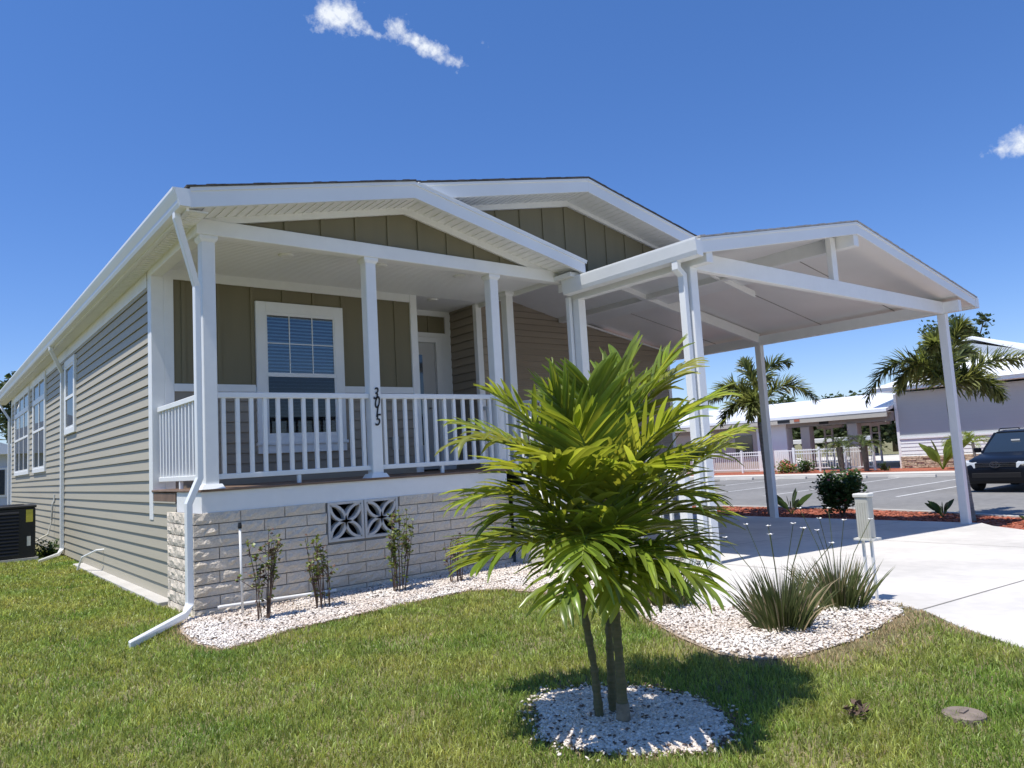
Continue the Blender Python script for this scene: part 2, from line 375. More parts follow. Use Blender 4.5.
def distpoly(x, y, poly):
    d = np.full(np.shape(x), 1e9); n = len(poly)
    for i in range(n):
        ax, ay = poly[i-1]; bx, by = poly[i]; L2 = (bx-ax)**2+(by-ay)**2
        t = np.clip(((x-ax)*(bx-ax)+(y-ay)*(by-ay))/L2, 0, 1); d = np.minimum(d, np.hypot(x-ax-t*(bx-ax), y-ay-t*(by-ay)))
    return d
# terrain sheet: fine grid near, stretched far; drops slightly past the kerb
def terrain_z(x): return gz(x)-np.where(np.asarray(x) > 8.2, .25, 0)-np.where(np.asarray(x) > 15, .1, 0)
xs = np.concatenate([np.array([-2500, -600, -150, -40, -15, -8]), np.arange(-5, 14.01, .5), [14.1, 16, 20, 26, 34, 60, 150, 600, 2500]])
ys = np.concatenate([np.array([-2500, -600, -150, -40, -15]), np.arange(-9, 20, 1.0), [30, 60, 150, 600, 2500]])
gx, gy = np.meshgrid(xs, ys); V = np.stack([gx.ravel(), gy.ravel(), terrain_z(gx.ravel())-.004], 1)
nx, ny = len(xs), len(ys); F = [(j*nx+i, j*nx+i+1, (j+1)*nx+i+1, (j+1)*nx+i) for j in range(ny-1) for i in range(nx-1)]
tag(nmesh('lawn_ground', V, F, 'soil'), kind='structure')
def sheet(name, poly, m, lift, zf=gz, cell=.6, kind='structure', skirt=0):
    mb = MB(); x0 = min(p[0] for p in poly); x1 = max(p[0] for p in poly)
    # strips in x so the sheet follows the slope: tessellate in python with mathutils
    from mathutils.geometry import delaunay_2d_cdt
    pts = [Vector(p) for p in poly]; n = len(pts); edges = [(i, (i+1) % n) for i in range(n)]
    extra = []
    gxs = np.arange(x0+cell/2, x1, cell); y0 = min(p[1] for p in poly); y1 = max(p[1] for p in poly)
    for a in gxs:
        for b in np.arange(y0+cell/2, y1, cell):
            if inside(a, b, poly) and distpoly(a, b, poly) > cell*.3: extra.append(Vector((a, b)))
    vs, es, fs, *_ = delaunay_2d_cdt(pts+extra, edges, [list(range(n))], 1, 1e-5)
    z = lambda v: float(zf(v[0]))+lift
    mb.v = [(v[0], v[1], z(v)) for v in vs]; mb.f = [tuple(f) for f in fs]
    if skirt:
        for i in range(n):
            a = pts[i-1]; b = pts[i]; mb.poly([(a[0], a[1], z(a)), (b[0], b[1], z(b)), (b[0], b[1], z(b)-skirt), (a[0], a[1], z(a)-skirt)])
    return tag(mb.build(name, m), kind=kind)
sheet('driveway', DRIVE, 'concrete', .010, skirt=.22)
# control joints cut in the slab
jb = MB()
for a, b in (((3.66, -4.74), (11.0, -4.90)), ((5.0, -2.9), (5.0, 0)), ((8.5, -11), (8.5, 4.0)), ((5.3, -.9), (12.1, -.9))):
    n = 12
    for k in range(n):
        p = [a[0]+(b[0]-a[0])*k/n, a[1]+(b[1]-a[1])*k/n]; q = [a[0]+(b[0]-a[0])*(k+1)/n, a[1]+(b[1]-a[1])*(k+1)/n]
        if abs(b[0]-a[0]) > abs(b[1]-a[1]): o = (0, .006)
        else: o = (.006, 0)
        jb.poly([(p[0]-o[0], p[1]-o[1], float(gz(p[0]))+.0135), (q[0]-o[0], q[1]-o[1], float(gz(q[0]))+.0135), (q[0]+o[0], q[1]+o[1], float(gz(q[0]))+.0135), (p[0]+o[0], p[1]+o[1], float(gz(p[0]))+.0135)])
tag(jb.build('driveway_joint', 'mortar'), kind='structure')
sheet('gravel_bed_base', BED, 'gravelbase', .006)
sheet('palm_gravel_base', RING, 'gravelbase', .008)
# the concrete footing strip along the left wall
tag(MB().box(-.16, .0, 1.0, 6.2, -.05, .035).build('footing_strip', 'kerb', bevel=.006), kind='structure')
# mulch strip, kerb, parking lot beyond
MUL = [(12.16, 14), (12.16, -2.1), (11.75, -2.44), (11.12, -3.12), (10.95, -6), (13.75, -5.9), (14.0, -4.35), (14.5, -2.05), (15.2, .03), (15.55, 1.9), (15.66, 5.84), (15.66, 14)]
sheet('mulch_bed', MUL, 'mulch', .012, zf=lambda x: -.45)
kp = [(15.66, 60), (15.66, 5.84), (15.55, 1.9), (15.2, .03), (14.5, -2.05), (14.0, -4.35), (13.75, -6), (13.3, -14), (13.1, -60)]
mb = MB()
for i in range(len(kp)-1):
    a, b = kp[i], kp[i+1]; mb.hexa([(a[0], a[1], -.6), (a[0]+.14, a[1], -.6), (b[0]+.14, b[1], -.5), (b[0], b[1], -.5), (a[0], a[1], -.405), (a[0]+.14, a[1], -.405), (b[0]+.14, b[1], -.405), (b[0], b[1], -.405)])
tag(mb.build('kerb', 'kerb'), kind='structure')
LOT = [(p[0]+.13, p[1]) for p in kp]+[(29.6, -60), (29.6, 60)]
mb = MB(); mb.poly([(x, y, -.42) for x, y in LOT]); tag(mb.build('parking_lot', 'asphalt'), kind='structure')
mb = MB().box(29.6, 31.0, -60, 60, -.6, -.29); tag(mb.build('pavement', 'pavement'), kind='structure')
mb = MB().box(31.0, 34.2, -60, 60, -.6, -.27); tag(mb.build('far_mulch_bed', 'mulch'), kind='structure')
mb = MB().box(34.2, 60, -60, 60, -.6, -.25); tag(mb.build('patio', 'pavement'), kind='structure')
mb = MB()
for y in (-6.4, -3.7, -1.0, 2.45, 3.9, 6.6, 9.3, 12.0, 14.7, 17.4):
    mb.poly([(19.2, y-.05, -.415), (29.0, y-.05, -.415), (29.0, y+.05, -.415), (23.6-4.4, y+.05, -.415)])
tag(mb.build('parking_lines', 'line'), kind='structure')

# ------------------------------------------------------------------ the house
house = thing('house', (5, 9, 0), 'single storey taupe sided home with white gabled roof trim and raised front porch', 'house')
HB = lambda mb, name, m, par=house, bevel=0, **k: mb.build(name, m, par, bevel, **k)
SL = .2150
def ztop(x): return 3.875+SL*(x+.22) if x <= 4.95 else 3.875+SL*5.17-SL*(x-4.95)
YF, YB = -.42, 19.2
# left wall
lw = siding([(1.80, .04), (17.5, .04), (17.5, 3.66), (1.80, 3.66)], left(0), z0=.04)
l2 = siding([(.86, .04), (1.80, .04), (1.80, 1.03), (.86, 1.03)], left(0), z0=.04); i = len(lw.v); lw.v += l2.v; lw.f += [tuple(a+i for a in f) for f in l2.f]
HB(lw, 'side_wall', 'siding')
HB(MB().box(.02, .14, 1.82, 17.39, -.05, 3.68), 'wall_core', 'beige')
HB(MB().box(.02, .10, .92, 1.82, -.05, 1.02), 'wall_core', 'beige')
HB(MB().box(-.022, .0, 1.98, 17.5, 3.50, 3.675), 'frieze_board', 'white')
# corner boards
HB(MB().box(-.024, .115, 1.772, 1.93, .82, 3.69).box(.115, .22, 1.772, 1.80, 1.0, 3.69), 'corner_board', 'white', bevel=.004)
HB(MB().box(-.026, .12, 17.38, 17.55, .0, 3.62), 'corner_board', 'white')
HB(MB().box(.14, 9.9, 17.40, 17.55, -.1, 3.9), 'rear_wall', 'siding')
HB(MB().box(9.8, 9.9, 4.2, 17.4, -.4, 3.9), 'far_side_wall', 'siding')

# windows -----------------------------------------------------------------
def window(P, u0, u1, z0, z1, cols=1, transom=0, mid=None, grid=None, par=house, blinds=False, fr=.10, apron=0):
    """P(u,z,off): frame boards proud of the wall, sash bars, pane and black board painted as the unlit room"""
    def bx(mb, a, b, c, d, o0, o1):
        p = [P(a, c, o0), P(b, c, o0), P(b, c, o1), P(a, c, o1), P(a, d, o0), P(b, d, o0), P(b, d, o1), P(a, d, o1)]
        return mb.hexa(p)
    f = MB(); ap = apron
    bx(f, u0, u0+fr, z0, z1, .0, .052); bx(f, u1-fr, u1, z0, z1, .0, .052); bx(f, u0+fr, u1-fr, z1-fr*1.05, z1, .0, .052); bx(f, u0+fr, u1-fr, z0, z0+fr*.9+ap, .0, .052)
    if ap: bx(f, u0-.015, u1+.015, z0+ap, z0+ap+.04, .0, .075)
    fo = HB(f, 'window', 'white', par, .004)
    a, b, c, d = u0+fr, u1-fr, z0+fr*.9+ap, z1-fr*1.05
    HB(bx(MB(), a, b, c, d, .019, .021), 'unlit_room_board', 'dark', fo)  # flat black board, the room's darkness put into its colour
    g = bx(MB(), a, b, c, d, .028, .031); HB(g, 'pane', 'clear', fo)
    s = MB(); e = .035
    zt = d-transom if transom else d
    for k in range(cols+1):
        u = a+(b-a)*k/cols; h = e if 0 < k < cols else e/2
        uu0 = max(a, u-h); uu1 = min(b, u+h); bx(s, uu0, uu1, c, d, .031, .043)
    bx(s, a, b, c, c+e, .031, .044); bx(s, a, b, d-e, d, .031, .044)
    if transom: bx(s, a, b, zt-.11, zt, .031, .046)
    m_ = mid if mid else (c+zt)/2; bx(s, a, b, m_-.035, m_+.015, .031, .050)
    if grid:
        gc, gr = grid
        for k in range(1, gc): u = a+(b-a)*k/gc; bx(s, u-.006, u+.006, m_, d, .032, .036)
        for k in range(1, gr): z = m_+(d-m_)*k/gr; bx(s, a, b, z-.006, z+.006, .0325, .0365)
    HB(s, 'sash', 'white', fo)
    HB(bx(MB(), a+.01, b-.01, c+.03, m_-.03, .032, .0335), 'screen_or_dimmer', 'screen' if blinds else 'reflect_dimmer', fo)  # porch window: insect screen; side windows: added sheet that dims reflections
    if blinds:
        bl = MB(); z = c+.03
        while z < d-.02:
            bx(bl, a+.015, b-.015, z, z+.020 if z > m_ else z+.012, .0225, .0265); z += .044
        HB(bl, 'blind', 'blind', fo)
    return fo
window(left(0), 6.86, 7.92, 2.12, 3.42, fr=.11)
window(left(0), 10.5, 12.5, 1.54, 3.70-.09, cols=2, transom=.36, mid=2.45)
window(left(0), 13.3, 16.4, 1.54, 3.70-.09, cols=3, transom=.36, mid=2.45)
tag(window(front(1.8), 1.17, 2.34, 1.50, 3.40, grid=(3, 2), mid=2.49, blinds=True, fr=.125, apron=.10), 'white framed window with closed blinds and divided upper sash')

# porch back walls ----------------------------------------------------------
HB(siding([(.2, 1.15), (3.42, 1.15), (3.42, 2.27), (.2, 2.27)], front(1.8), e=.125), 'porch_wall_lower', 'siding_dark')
HB(battens([(.2, 2.33), (3.42, 2.33), (3.42, 3.62), (.2, 3.62)], front(1.8), step=.405, u0=.33), 'porch_wall_upper', 'olive')
for a, b in ((.22, 1.16), (2.35, 3.40)): HB(MB().box(a, b, 1.772, 1.79, 2.26, 2.35), 'chair_rail', 'white', bevel=.003)
HB(MB().box(.2, 3.5, 1.773, 1.79, 3.575, 3.69), 'frieze_board', 'white')
HB(MB().box(3.40, 3.512, 1.765, 1.88, 1.15, 3.69), 'corner_board', 'white', bevel=.004)
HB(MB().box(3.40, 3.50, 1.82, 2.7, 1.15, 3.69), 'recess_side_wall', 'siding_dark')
HB(MB().box(3.03, 3.13, 1.76, 1.785, 1.48, 1.66), 'outlet_box', 'boxmet', bevel=.004)
# entry recess
HB(battens([(3.5, 3.33), (4.56, 3.33), (4.56, 3.60), (3.5, 3.60)], front(2.65), step=.40, u0=3.86), 'transom_panel', 'olive')
HB(MB().box(4.56, 4.66, 2.62, 2.65, 3.3, 3.69).box(3.5, 4.56, 2.62, 2.65, 3.60, 3.69), 'frieze_board', 'white')
HB(MB().box(3.5, 4.66, 2.625, 2.66, 3.25, 3.33).box(4.46, 4.66, 2.625, 2.66, 1.15, 3.25), 'door_surround', 'white', bevel=.003)
dr = HB(MB().box(3.44, 4.355, 2.66, 2.70, 1.17, 3.17), 'front_door', 'door', bevel=.004)
HB(MB().box(4.355, 4.46, 2.60, 2.70, 1.15, 3.25).box(3.5, 4.355, 2.60, 2.70, 3.17, 3.25), 'door_frame', 'white', dr, .003)
HB(MB().box(3.66, 4.12, 2.648, 2.659, 1.55, 2.97), 'door_glass', 'glass', dr)
HB(MB().tube([(4.27, 2.65, 2.12), (4.27, 2.60, 2.12), (4.18, 2.59, 2.12)], .012), 'handle', 'chrome', dr)
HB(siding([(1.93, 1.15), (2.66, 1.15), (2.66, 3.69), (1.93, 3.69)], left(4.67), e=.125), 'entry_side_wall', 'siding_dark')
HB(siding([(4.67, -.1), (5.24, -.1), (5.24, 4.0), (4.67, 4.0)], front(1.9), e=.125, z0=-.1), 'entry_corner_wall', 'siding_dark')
HB(MB().box(4.64, 4.745, 1.872, 1.96, 1.15, 3.69), 'corner_board', 'white', bevel=.004)
HB(MB().box(5.21, 5.33, 1.868, 1.98, -.16, 4.75), 'corner_board', 'white', bevel=.004)
HB(MB().box(4.70, 5.31, 1.92, 4.14, -.2, 4.7), 'wall_core', 'siding_dark')
# long wall under the carport
def zc(x): return 4.83-.1800*(x-4.95) if x < 8.45 else 4.20-.178*(x-8.45)
HB(siding([(5.3, -.3), (11.86, -.3), (11.86, zc(11.86)-.02), (8.45, zc(8.45)-.02), (5.3, zc(5.3)-.02)], front(4.1), e=.125, z0=-.3), 'garage_wall', 'siding_dark')
HB(MB().bar((5.35, 4.07, zc(5.35)-.03), (8.45, 4.07, zc(8.45)-.03), .03, .035).bar((8.45, 4.07, zc(8.45)-.03), (11.86, 4.07, zc(11.86)-.03), .03, .035), 'wall_trim', 'white')
HB(MB().box(11.80, 11.90, 4.07, 4.2, -.3, zc(11.9)-.02), 'corner_board', 'white')
HB(MB().box(5.2, 11.86, 4.105, 4.25, -.3, 3.5), 'wall_core', 'beige')

# porch deck, fascia, block skirting -------------------------------------------
dk = HB(MB().box(-.03, 4.78, -.03, 1.80, 1.128, 1.15).box(3.5, 4.70, 1.80, 2.66, 1.128, 1.15), 'porch_deck', 'deck', bevel=.004)
HB(MB().box(-.012, 3.60, .0, .04, .925, 1.127).box(-.012, .03, .04, .84, .925, 1.127), 'deck_fascia', 'white', bevel=.003)
HB(MB().box(-.02, .10, .86, 1.75, 1.03, 1.118), 'deck_joist', 'deck')
HB(MB().box(.2, 4.7, .06, 1.75, -.1, .08).box(4.70, 4.74, -.0, 1.9, -.25, 1.118), 'deck_skirt', 'beige')
bw = HB(MB().box(-.07, 1.225, .012, .10, -.06, .925).box(2.06, 3.62, .012, .10, -.25, .925).box(1.22, 2.07, .012, .10, -.1, .52).box(-.07, .03, .10, .90, -.06, .925).box(3.54, 3.62, .1, .9, -.3, .925), 'block_skirting', 'mortar')
def rock(mb, P, u0, u1, z0, z1, dep, nu=8, nz=3):
    pts = {}
    for i in range(nu+1):
        for j in range(nz+1):
            u = u0+(u1-u0)*i/nu; z = z0+(z1-z0)*j/nz; edge = i in (0, nu) or j in (0, nz)
            o = dep+(random.uniform(-.004, .001) if edge else random.uniform(-.003, .013))
            if not edge: u += random.uniform(-.008, .008); z += random.uniform(-.006, .006)
            pts[i, j] = len(mb.v); mb.v.append(P(u, z, o))
    for i in range(nu):
        for j in range(nz): mb.f.append((pts[i, j], pts[i+1, j], pts[i+1, j+1], pts[i, j+1]))
    ring_ = [(i, 0) for i in range(nu)]+[(nu, j) for j in range(nz)]+[(i, nz) for i in range(nu, 0, -1)]+[(0, j) for j in range(nz, 0, -1)]
    for k in range(len(ring_)):
        a = pts[ring_[k-1]]; b = pts[ring_[k]]; u, z = 0, 0
        def back(idx, ij):
            u = u0+(u1-u0)*ij[0]/nu; z = z0+(z1-z0)*ij[1]/nz; mb.v.append(P(u, z, -.01)); return len(mb.v)-1
        c = back(b, ring_[k]); d = back(a, ring_[k-1]); mb.f.append((a, d, c, b))
blk = MB(); CH = .1092
zz = .935; row = 0
while zz > -.12:
    z1 = zz-.004; z0 = zz-CH+.005; u = -.088+(-.205 if row % 2 else 0)
    while u < 3.60:
        a, b = u+.004, u+.433-.004; a = max(a, -.088); b = min(b, 3.62)
        segs = [(a, b)]
        if z1 > .50 and row < 4:
            segs = []
            if a < 1.222: segs.append((a, min(b, 1.222)))
            if b > 2.064: segs.append((max(a, 2.064), b))
        for a, b in segs:
            if b-a > .03: rock(blk, front(.012), a, b, z0, z1, .02, max(2, int((b-a)/.04)))
        u += .433
    u = -.03+(-.2 if row % 2 else 0)
    while u < .9:
        a, b = max(u+.004, -.006), min(u+.429, .92)
        if b-a > .03: rock(blk, left(-.07), a, b, z0, z1, .018, max(2, int((b-a)/.04)))
        u += .433
    zz -= CH; row += 1
HB(blk, 'block_course', 'block', bw)
# breeze blocks: two four-petal screen units
def arc_band(mb, c0, a0, a1, r0, r1, y0, y1, n=10):
    for k in range(n):
        t0 = a0+(a1-a0)*k/n; t1 = a0+(a1-a0)*(k+1)/n
        q = [(c0[0]+r*math.cos(t), c0[1]+r*math.sin(t)) for r, t in ((r0, t0), (r1, t0), (r1, t1), (r0, t1))]
        mb.hexa([(q[0][0], y0, q[0][1]), (q[1][0], y0, q[1][1]), (q[1][0], y1, q[1][1]), (q[0][0], y1, q[0][1]), (q[3][0], y0, q[3][1]), (q[2][0], y0, q[2][1]), (q[2][0], y1, q[2][1]), (q[3][0], y1, q[3][1])])
for bx0 in (1.232, 1.648):
    x0, x1, z0, z1 = bx0, bx0+.405, .522, .925; s = x1-x0; f_ = .026; y0, y1 = -.012, .085
    b = MB().box(x0, x0+f_, y0, y1, z0, z1).box(x1-f_, x1, y0, y1, z0, z1).box(x0+f_, x1-f_, y0+.001, y1, z0, z0+f_).box(x0+f_, x1-f_, y0+.001, y1, z1-f_, z1)
    cx, cz = (x0+x1)/2, (z0+z1)/2; h = (s-2*f_)/2
    # petals: arcs centred on the side middles, meeting at the block centre
    for (ax, az, t0) in ((x0+f_-.0, cz, -90), (x1-f_, cz, 90), (cx, z0+f_, 0), (cx, z1-f_, 180)):
        arc_band(b, (ax, az), R(t0), R(t0+180), h-.014, h+.014, y0+.004, y1-.01, 14)
    HB(b, 'breeze_block', 'breeze', bw)
HB(MB().box(1.2, 2.08, .45, .47, .3, .94), 'crawl_space_shade', 'dark', bw)  # black sheet painted as the shade behind the vent blocks

# porch frame ------------------------------------------------------------------
HB(MB().box(-.03, 4.74, -.035, .10, 3.59, 3.745).box(-.03, .10, .10, 1.775, 3.59, 3.745), 'porch_beam', 'white', bevel=.006)
HB(MB().box(.1, 4.70, .10, 1.80, 3.685, 3.70).box(3.4, 4.70, 1.80, 2.65, 3.685, 3.70), 'porch_ceiling', 'ceil')
gr = MB()
for k in range(30): gr.box(.12, 4.68, .14+k*.0555, .146+k*.0555, 3.6815, 3.685)
HB(gr, 'ceiling_groove', 'alum')
HB(MB().box(4.70, 4.72, .1, 1.87, 3.62, 3.80), 'ceiling_edge', 'white')
for x, y in ((1.11, .60), (2.25, .52), (3.43, .54), (3.88, 1.9)):
    HB(MB().tube([(x, y, 3.684), (x, y, 3.667), (x, y, 3.66)], [.085, .082, .055], 16), 'recessed_light', 'petal')
def post(x, y, z0, z1, name='post', par=house, trim=True, s=.128):
    h = s/2; mb = MB().box(x-h, x+h, y-h, y+h, z0, z1); o = HB(mb, name, 'white', par, .006)
    if trim:
        for a, b, g0, g1 in ((z0, z0+.045, .045, .02), (z1-.06, z1-.03, .004, .022),):
            t = MB(); t.hexa([(x-h-g0, y-h-g0, a), (x+h+g0, y-h-g0, a), (x+h+g0, y+h+g0, a), (x-h-g0, y+h+g0, a), (x-h-g1, y-h-g1, b), (x+h+g1, y-h-g1, b), (x+h+g1, y+h+g1, b), (x-h-g1, y+h+g1, b)])
            if a > z0+.5: t.box(x-h-.022, x+h+.022, y-h-.022, y+h+.022, z1-.03, z1-.001)
            HB(t, 'post_base' if a < z0+.5 else 'post_cap', 'white', o)
    return o
post(.09, .064, 1.15, 3.59); p2 = post(1.84, .064, 1.15, 3.59); post(3.57, .064, 1.15, 3.59); post(4.62, 1.07, 1.15, 3.685)
# house number on the second post
zn = 2.105
for ch, dz, dx in (('3', 0, -.006), ('0', .098, .004), ('1', .196, .0), ('5', .290, .006)):
    tcv = bpy.data.curves.new('number', 'FONT'); tcv.body = ch; tcv.size = .185; tcv.align_x = 'CENTER'; tcv.extrude = .004; tcv.shear = .25; tcv.offset = .0015
    to = bpy.data.objects.new('tmp', tcv); col.objects.link(to); dg = bpy.context.evaluated_depsgraph_get(); dg.update()
    me = bpy.data.meshes.new_from_object(to.evaluated_get(dg)); bpy.data.objects.remove(to)
    for v in me.vertices: x, y, z = v.co; v.co = (x*.72+1.84+dx-5, -.006-z-9, y+zn-dz-.10)
    me.materials.clear(); me.materials.append(M['black']); o = bpy.data.objects.new('house_number', me); col.objects.link(o); o.parent = p2
# railings -------------------------------------------------------------------
def railing(a, b, z0=1.235, z1=2.07, n=10, par=house, name='railing', foot=True):
    a = Vector(a); b = Vector(b); L = (b-a); up = Vector((0, 0, 1))
    top = HB(MB().bar(a+up*(z1-.028-0), b+up*(z1-.028), .062, .056), name, 'white', par, .005)
    s = MB().bar(a+up*(z0+.025), b+up*(z0+.025), .045, .05)
    if foot: m_ = (a+b)/2; s.box(m_.x-.018, m_.x+.018, m_.y-.018, m_.y+.018, 1.151, z0+.002)
    HB(s, 'bottom_rail', 'white', top, .004)
    for k in range(n):
        p = a+L*((k+.5)/n)
        HB(MB().bar(p+up*(z0+.05), p+up*(z1-.056), .036, .036, up=(L.x, L.y, 0)), 'baluster', 'white', top)
    return top
railing((.154, .064, 0), (1.776, .064, 0), n=12)
railing((1.904, .064, 0), (3.506, .064, 0), n=12)
railing((.06, 1.76, 0), (.06, .13, 0), n=13)
railing((4.62, 1.0, 0), (4.66, .06, 0), n=8)
railing((4.62, 1.14, 0), (4.62, 1.86, 0), n=6)
# stairs towards the lawn side of the driveway
stp = MB(); NS = 6; run = .29; rise = (1.15+.10)/(NS+.0)
for k in range(NS): stp.box(3.64, 4.70, -(k+1)*run-.02, -k*run-.035, -.25, 1.15-(k+1)*rise)
st = HB(stp, 'front_stairs', 'pavement', bevel=.006)
for X in (3.57, 4.68):
    y0, y1 = (-.0 if X < 4 else -.06), -1.80; dz = lambda y: 2.045+.625*y
    h = MB().bar((X, y0, dz(y0)), (X, y1, dz(y1)), .058, .05).bar((X, y0-.02, dz(y0)-.80), (X, y1, dz(y1)-.80), .042, .045)
    hr = HB(h, 'stair_handrail', 'white', house, .004)
    for k in range(12):
        y = y0-.09+(y1-y0+.1)*k/11; HB(MB().box(X-.017, X+.017, y-.017, y+.017, dz(y)-.79, dz(y)-.02), 'baluster', 'white', hr)
    HB(MB().box(X-.05, X+.05, y1-.10, y1, -.2, dz(y1)+.06), 'newel_post', 'white', hr, .006)

# gables, fascia, soffits, roof --------------------------------------------------
# small gable wall above the porch beam
XE = 4.76
def zr(x): return 3.80+.228*(XE-x)
def zsg(x): return 4.20-SL*abs(x-2.45)
HB(battens([(.05, 3.745), (4.85, 3.745), (4.70, 3.77), (2.45, 4.26), (.2, 3.78)], front(.03), step=.405, u0=.48), 'porch_gable', 'olive')
fb = MB()
fb.prism([(0, zsg(0)), (2.30, zsg(2.30)), (2.30, zsg(2.30)+.115), (0, zsg(0)+.115)], 'y', -.018, .02)
fb.prism([(2.30, zsg(2.30)), (4.74, zr(4.74)-.200), (4.74, zr(4.74)-.110), (2.30, zsg(2.30)+.112)], 'y', -.018, .02)
HB(fb, 'gable_frieze', 'white')
# big gable wall
HB(battens([(2.3, 4.05), (4.8, 3.62), (7.9, 4.18), (4.98, 4.79), (2.3, 4.20)], front(.085), step=.405, u0=2.92), 'main_gable', 'olive')
fb = MB()
def zbg(x): return 4.735-.205*abs(x-5.0)
for a, b in ((2.5, 5.0), (5.0, 9.4)): fb.prism([(a, zbg(a)), (b, zbg(b)), (b, zbg(b)+.115), (a, zbg(a)+.115)], 'y', .035, .075)
HB(fb, 'gable_frieze', 'white')
# roof slabs
rf = HB(MB().prism([(-.22, ztop(-.22)-.12), (4.95, ztop(4.95)-.12), (4.95, ztop(4.95)-.012), (-.22, ztop(-.22)-.012)], 'y', YF+.03, YB), 'roof', 'white')
HB(MB().prism([(4.95, ztop(4.95)-.12), (9.0, ztop(9.0)-.12), (9.0, ztop(9.0)-.012), (4.95, ztop(4.95)-.012)], 'y', YF+.03, YB), 'roof', 'white')
sh = MB()
n = 60
for (xa, xb) in ((-.235, 4.95), (4.95, 9.0)):   # shingle sheet with a slightly uneven front edge
    for k in range(n):
        a = xa+(xb-xa)*k/n; b = xa+(xb-xa)*(k+1)/n; j = random.uniform(.0, .007)
        yf = YF-.068 if b < 2.2 else YF-.022
        sh.hexa([(a, yf, ztop(a)-.010), (b, yf, ztop(b)-.010), (b, YB, ztop(b)-.010), (a, YB, ztop(a)-.010), (a, yf, ztop(a)+.006+j), (b, yf, ztop(b)+.006+j), (b, YB, ztop(b)+.004), (a, YB, ztop(a)+.004)])
HB(sh, 'shingles', 'shingle', rf)
HB(MB().prism([(9.0, 3.2), (10.1, 3.2), (10.1, 3.86), (9.0, 4.10)], 'y', 5.3, YB), 'roof', 'shingle')
# rake fascia
PK = 2.17
fa = MB().prism([(2.0, ztop(2.0)-.195), (4.95, ztop(4.95)-.195), (4.95, ztop(4.95)-.012), (2.0, ztop(2.0)-.012)], 'y', YF, YF+.028)
HB(MB().prism([(-.20, ztop(-.20)-.195), (PK, ztop(PK)-.195), (PK, ztop(PK)-.012), (-.20, ztop(-.20)-.012)], 'y', YF-.045, YF-.004).prism([(PK, ztop(PK)-.195), (XE, zr(XE)-.175), (XE, zr(XE)-.012), (PK, ztop(PK)-.012)], 'y', YF-.045, YF-.004), 'porch_rake_fascia', 'alum')
HB(MB().prism([(-.20, ztop(-.20)-.045), (PK, ztop(PK)-.045), (PK, ztop(PK)-.010), (-.20, ztop(-.20)-.010)], 'y', YF-.058, YF-.045).prism([(PK, ztop(PK)-.045), (XE, zr(XE)-.042), (XE, zr(XE)-.010), (PK, ztop(PK)-.010)], 'y', YF-.058, YF-.045), 'fascia_lip', 'alum')
fa.prism([(4.95, ztop(4.95)-.205), (8.6, ztop(8.6)-.205), (8.6, ztop(8.6)-.012), (4.95, ztop(4.95)-.012)], 'y', YF, YF+.028)
for a, b in ((2.2, 4.95), (4.95, 8.6)):
    fa.prism([(a, ztop(a)-.045), (b, ztop(b)-.045), (b, ztop(b)-.014), (a, ztop(a)-.014)], 'y', YF-.014, YF)
HB(fa, 'rake_fascia', 'alum', bevel=.002)
# rake soffits with ribs
def rake_soffit(xa, xb, zf, y0, y1, lift, name='rake_soffit'):
    s = MB().prism([(xa, zf(xa)+lift), (xb, zf(xb)+lift), (xb, zf(xb)+lift+.012), (xa, zf(xa)+lift+.012)], 'y', y0, y1)
    x = xa+.04
    while x < xb-.03:
        s.prism([(x, zf(x)+lift-.008), (x+.062, zf(x+.062)+lift-.008), (x+.062, zf(x+.062)+lift), (x, zf(x)+lift)], 'y', y0+.005, y1-.005); x += .10
    return HB(s, name, 'white')
rake_soffit(-.19, 2.35, lambda x: ztop(x)-.175, YF-.004, .04, 0)
rake_soffit(2.35, 4.95, lambda x: ztop(x)-.175, YF+.028, .09, 0)
rake_soffit(4.95, 8.5, lambda x: ztop(x)-.175, YF+.028, .09, 0)
# short right rake of the porch gable
sr = HB(MB().prism([(2.40, zr(2.40)-.10), (XE, zr(XE)-.10), (XE, zr(XE)-.012), (2.40, zr(2.40)-.012)], 'y', YF-.02, .075), 'porch_gable_roof', 'white')
HB(MB().prism([(2.22, zr(2.22)-.012), (XE+.01, zr(XE)-.014), (XE+.01, zr(XE)+.002), (2.22, zr(2.22)+.002)], 'y', YF-.062, .075), 'roof_edge', 'alum', sr)
HB(MB().box(XE-.02, XE+.002, YF-.045, -.04, zr(XE)-.175, zr(XE)-.014), 'fascia', 'alum', sr, .002)
rake_soffit(2.30, XE-.02, lambda x: zr(x)-.112, YF-.004, .015, 0)
HB(MB().box(XE-.20, XE-.0, -.36, .01, 3.60, 3.655), 'return_box', 'white')
# eave: soffit, fascia, gutter
so_ = MB().box(-.195, -.024, YF+.03, YB, 3.675, 3.69)
y = YF+.1
while y < 17.4: so_.box(-.17, -.05, y, y+.05, 3.667, 3.675); y += .09
HB(so_, 'eave_soffit', 'white')
HB(MB().box(-.222, -.197, YF, YB, 3.66, 3.86), 'eave_fascia', 'white')
gut = [(-.224, 3.680), (-.290, 3.680), (-.305, 3.715), (-.305, 3.745), (-.335, 3.805), (-.345, 3.83), (-.345, 3.855), (-.332, 3.855), (-.325, 3.83), (-.290, 3.76), (-.285, 3.695), (-.224, 3.695)]
g = MB().prism(gut, 'y', YF-.03, YB); g.prism([(-.200, 3.685), (-.29, 3.685), (-.305, 3.745), (-.338, 3.845), (-.200, 3.850)], 'y', YF-.060, YF-.022)
HB(g, 'gutter', 'alum')
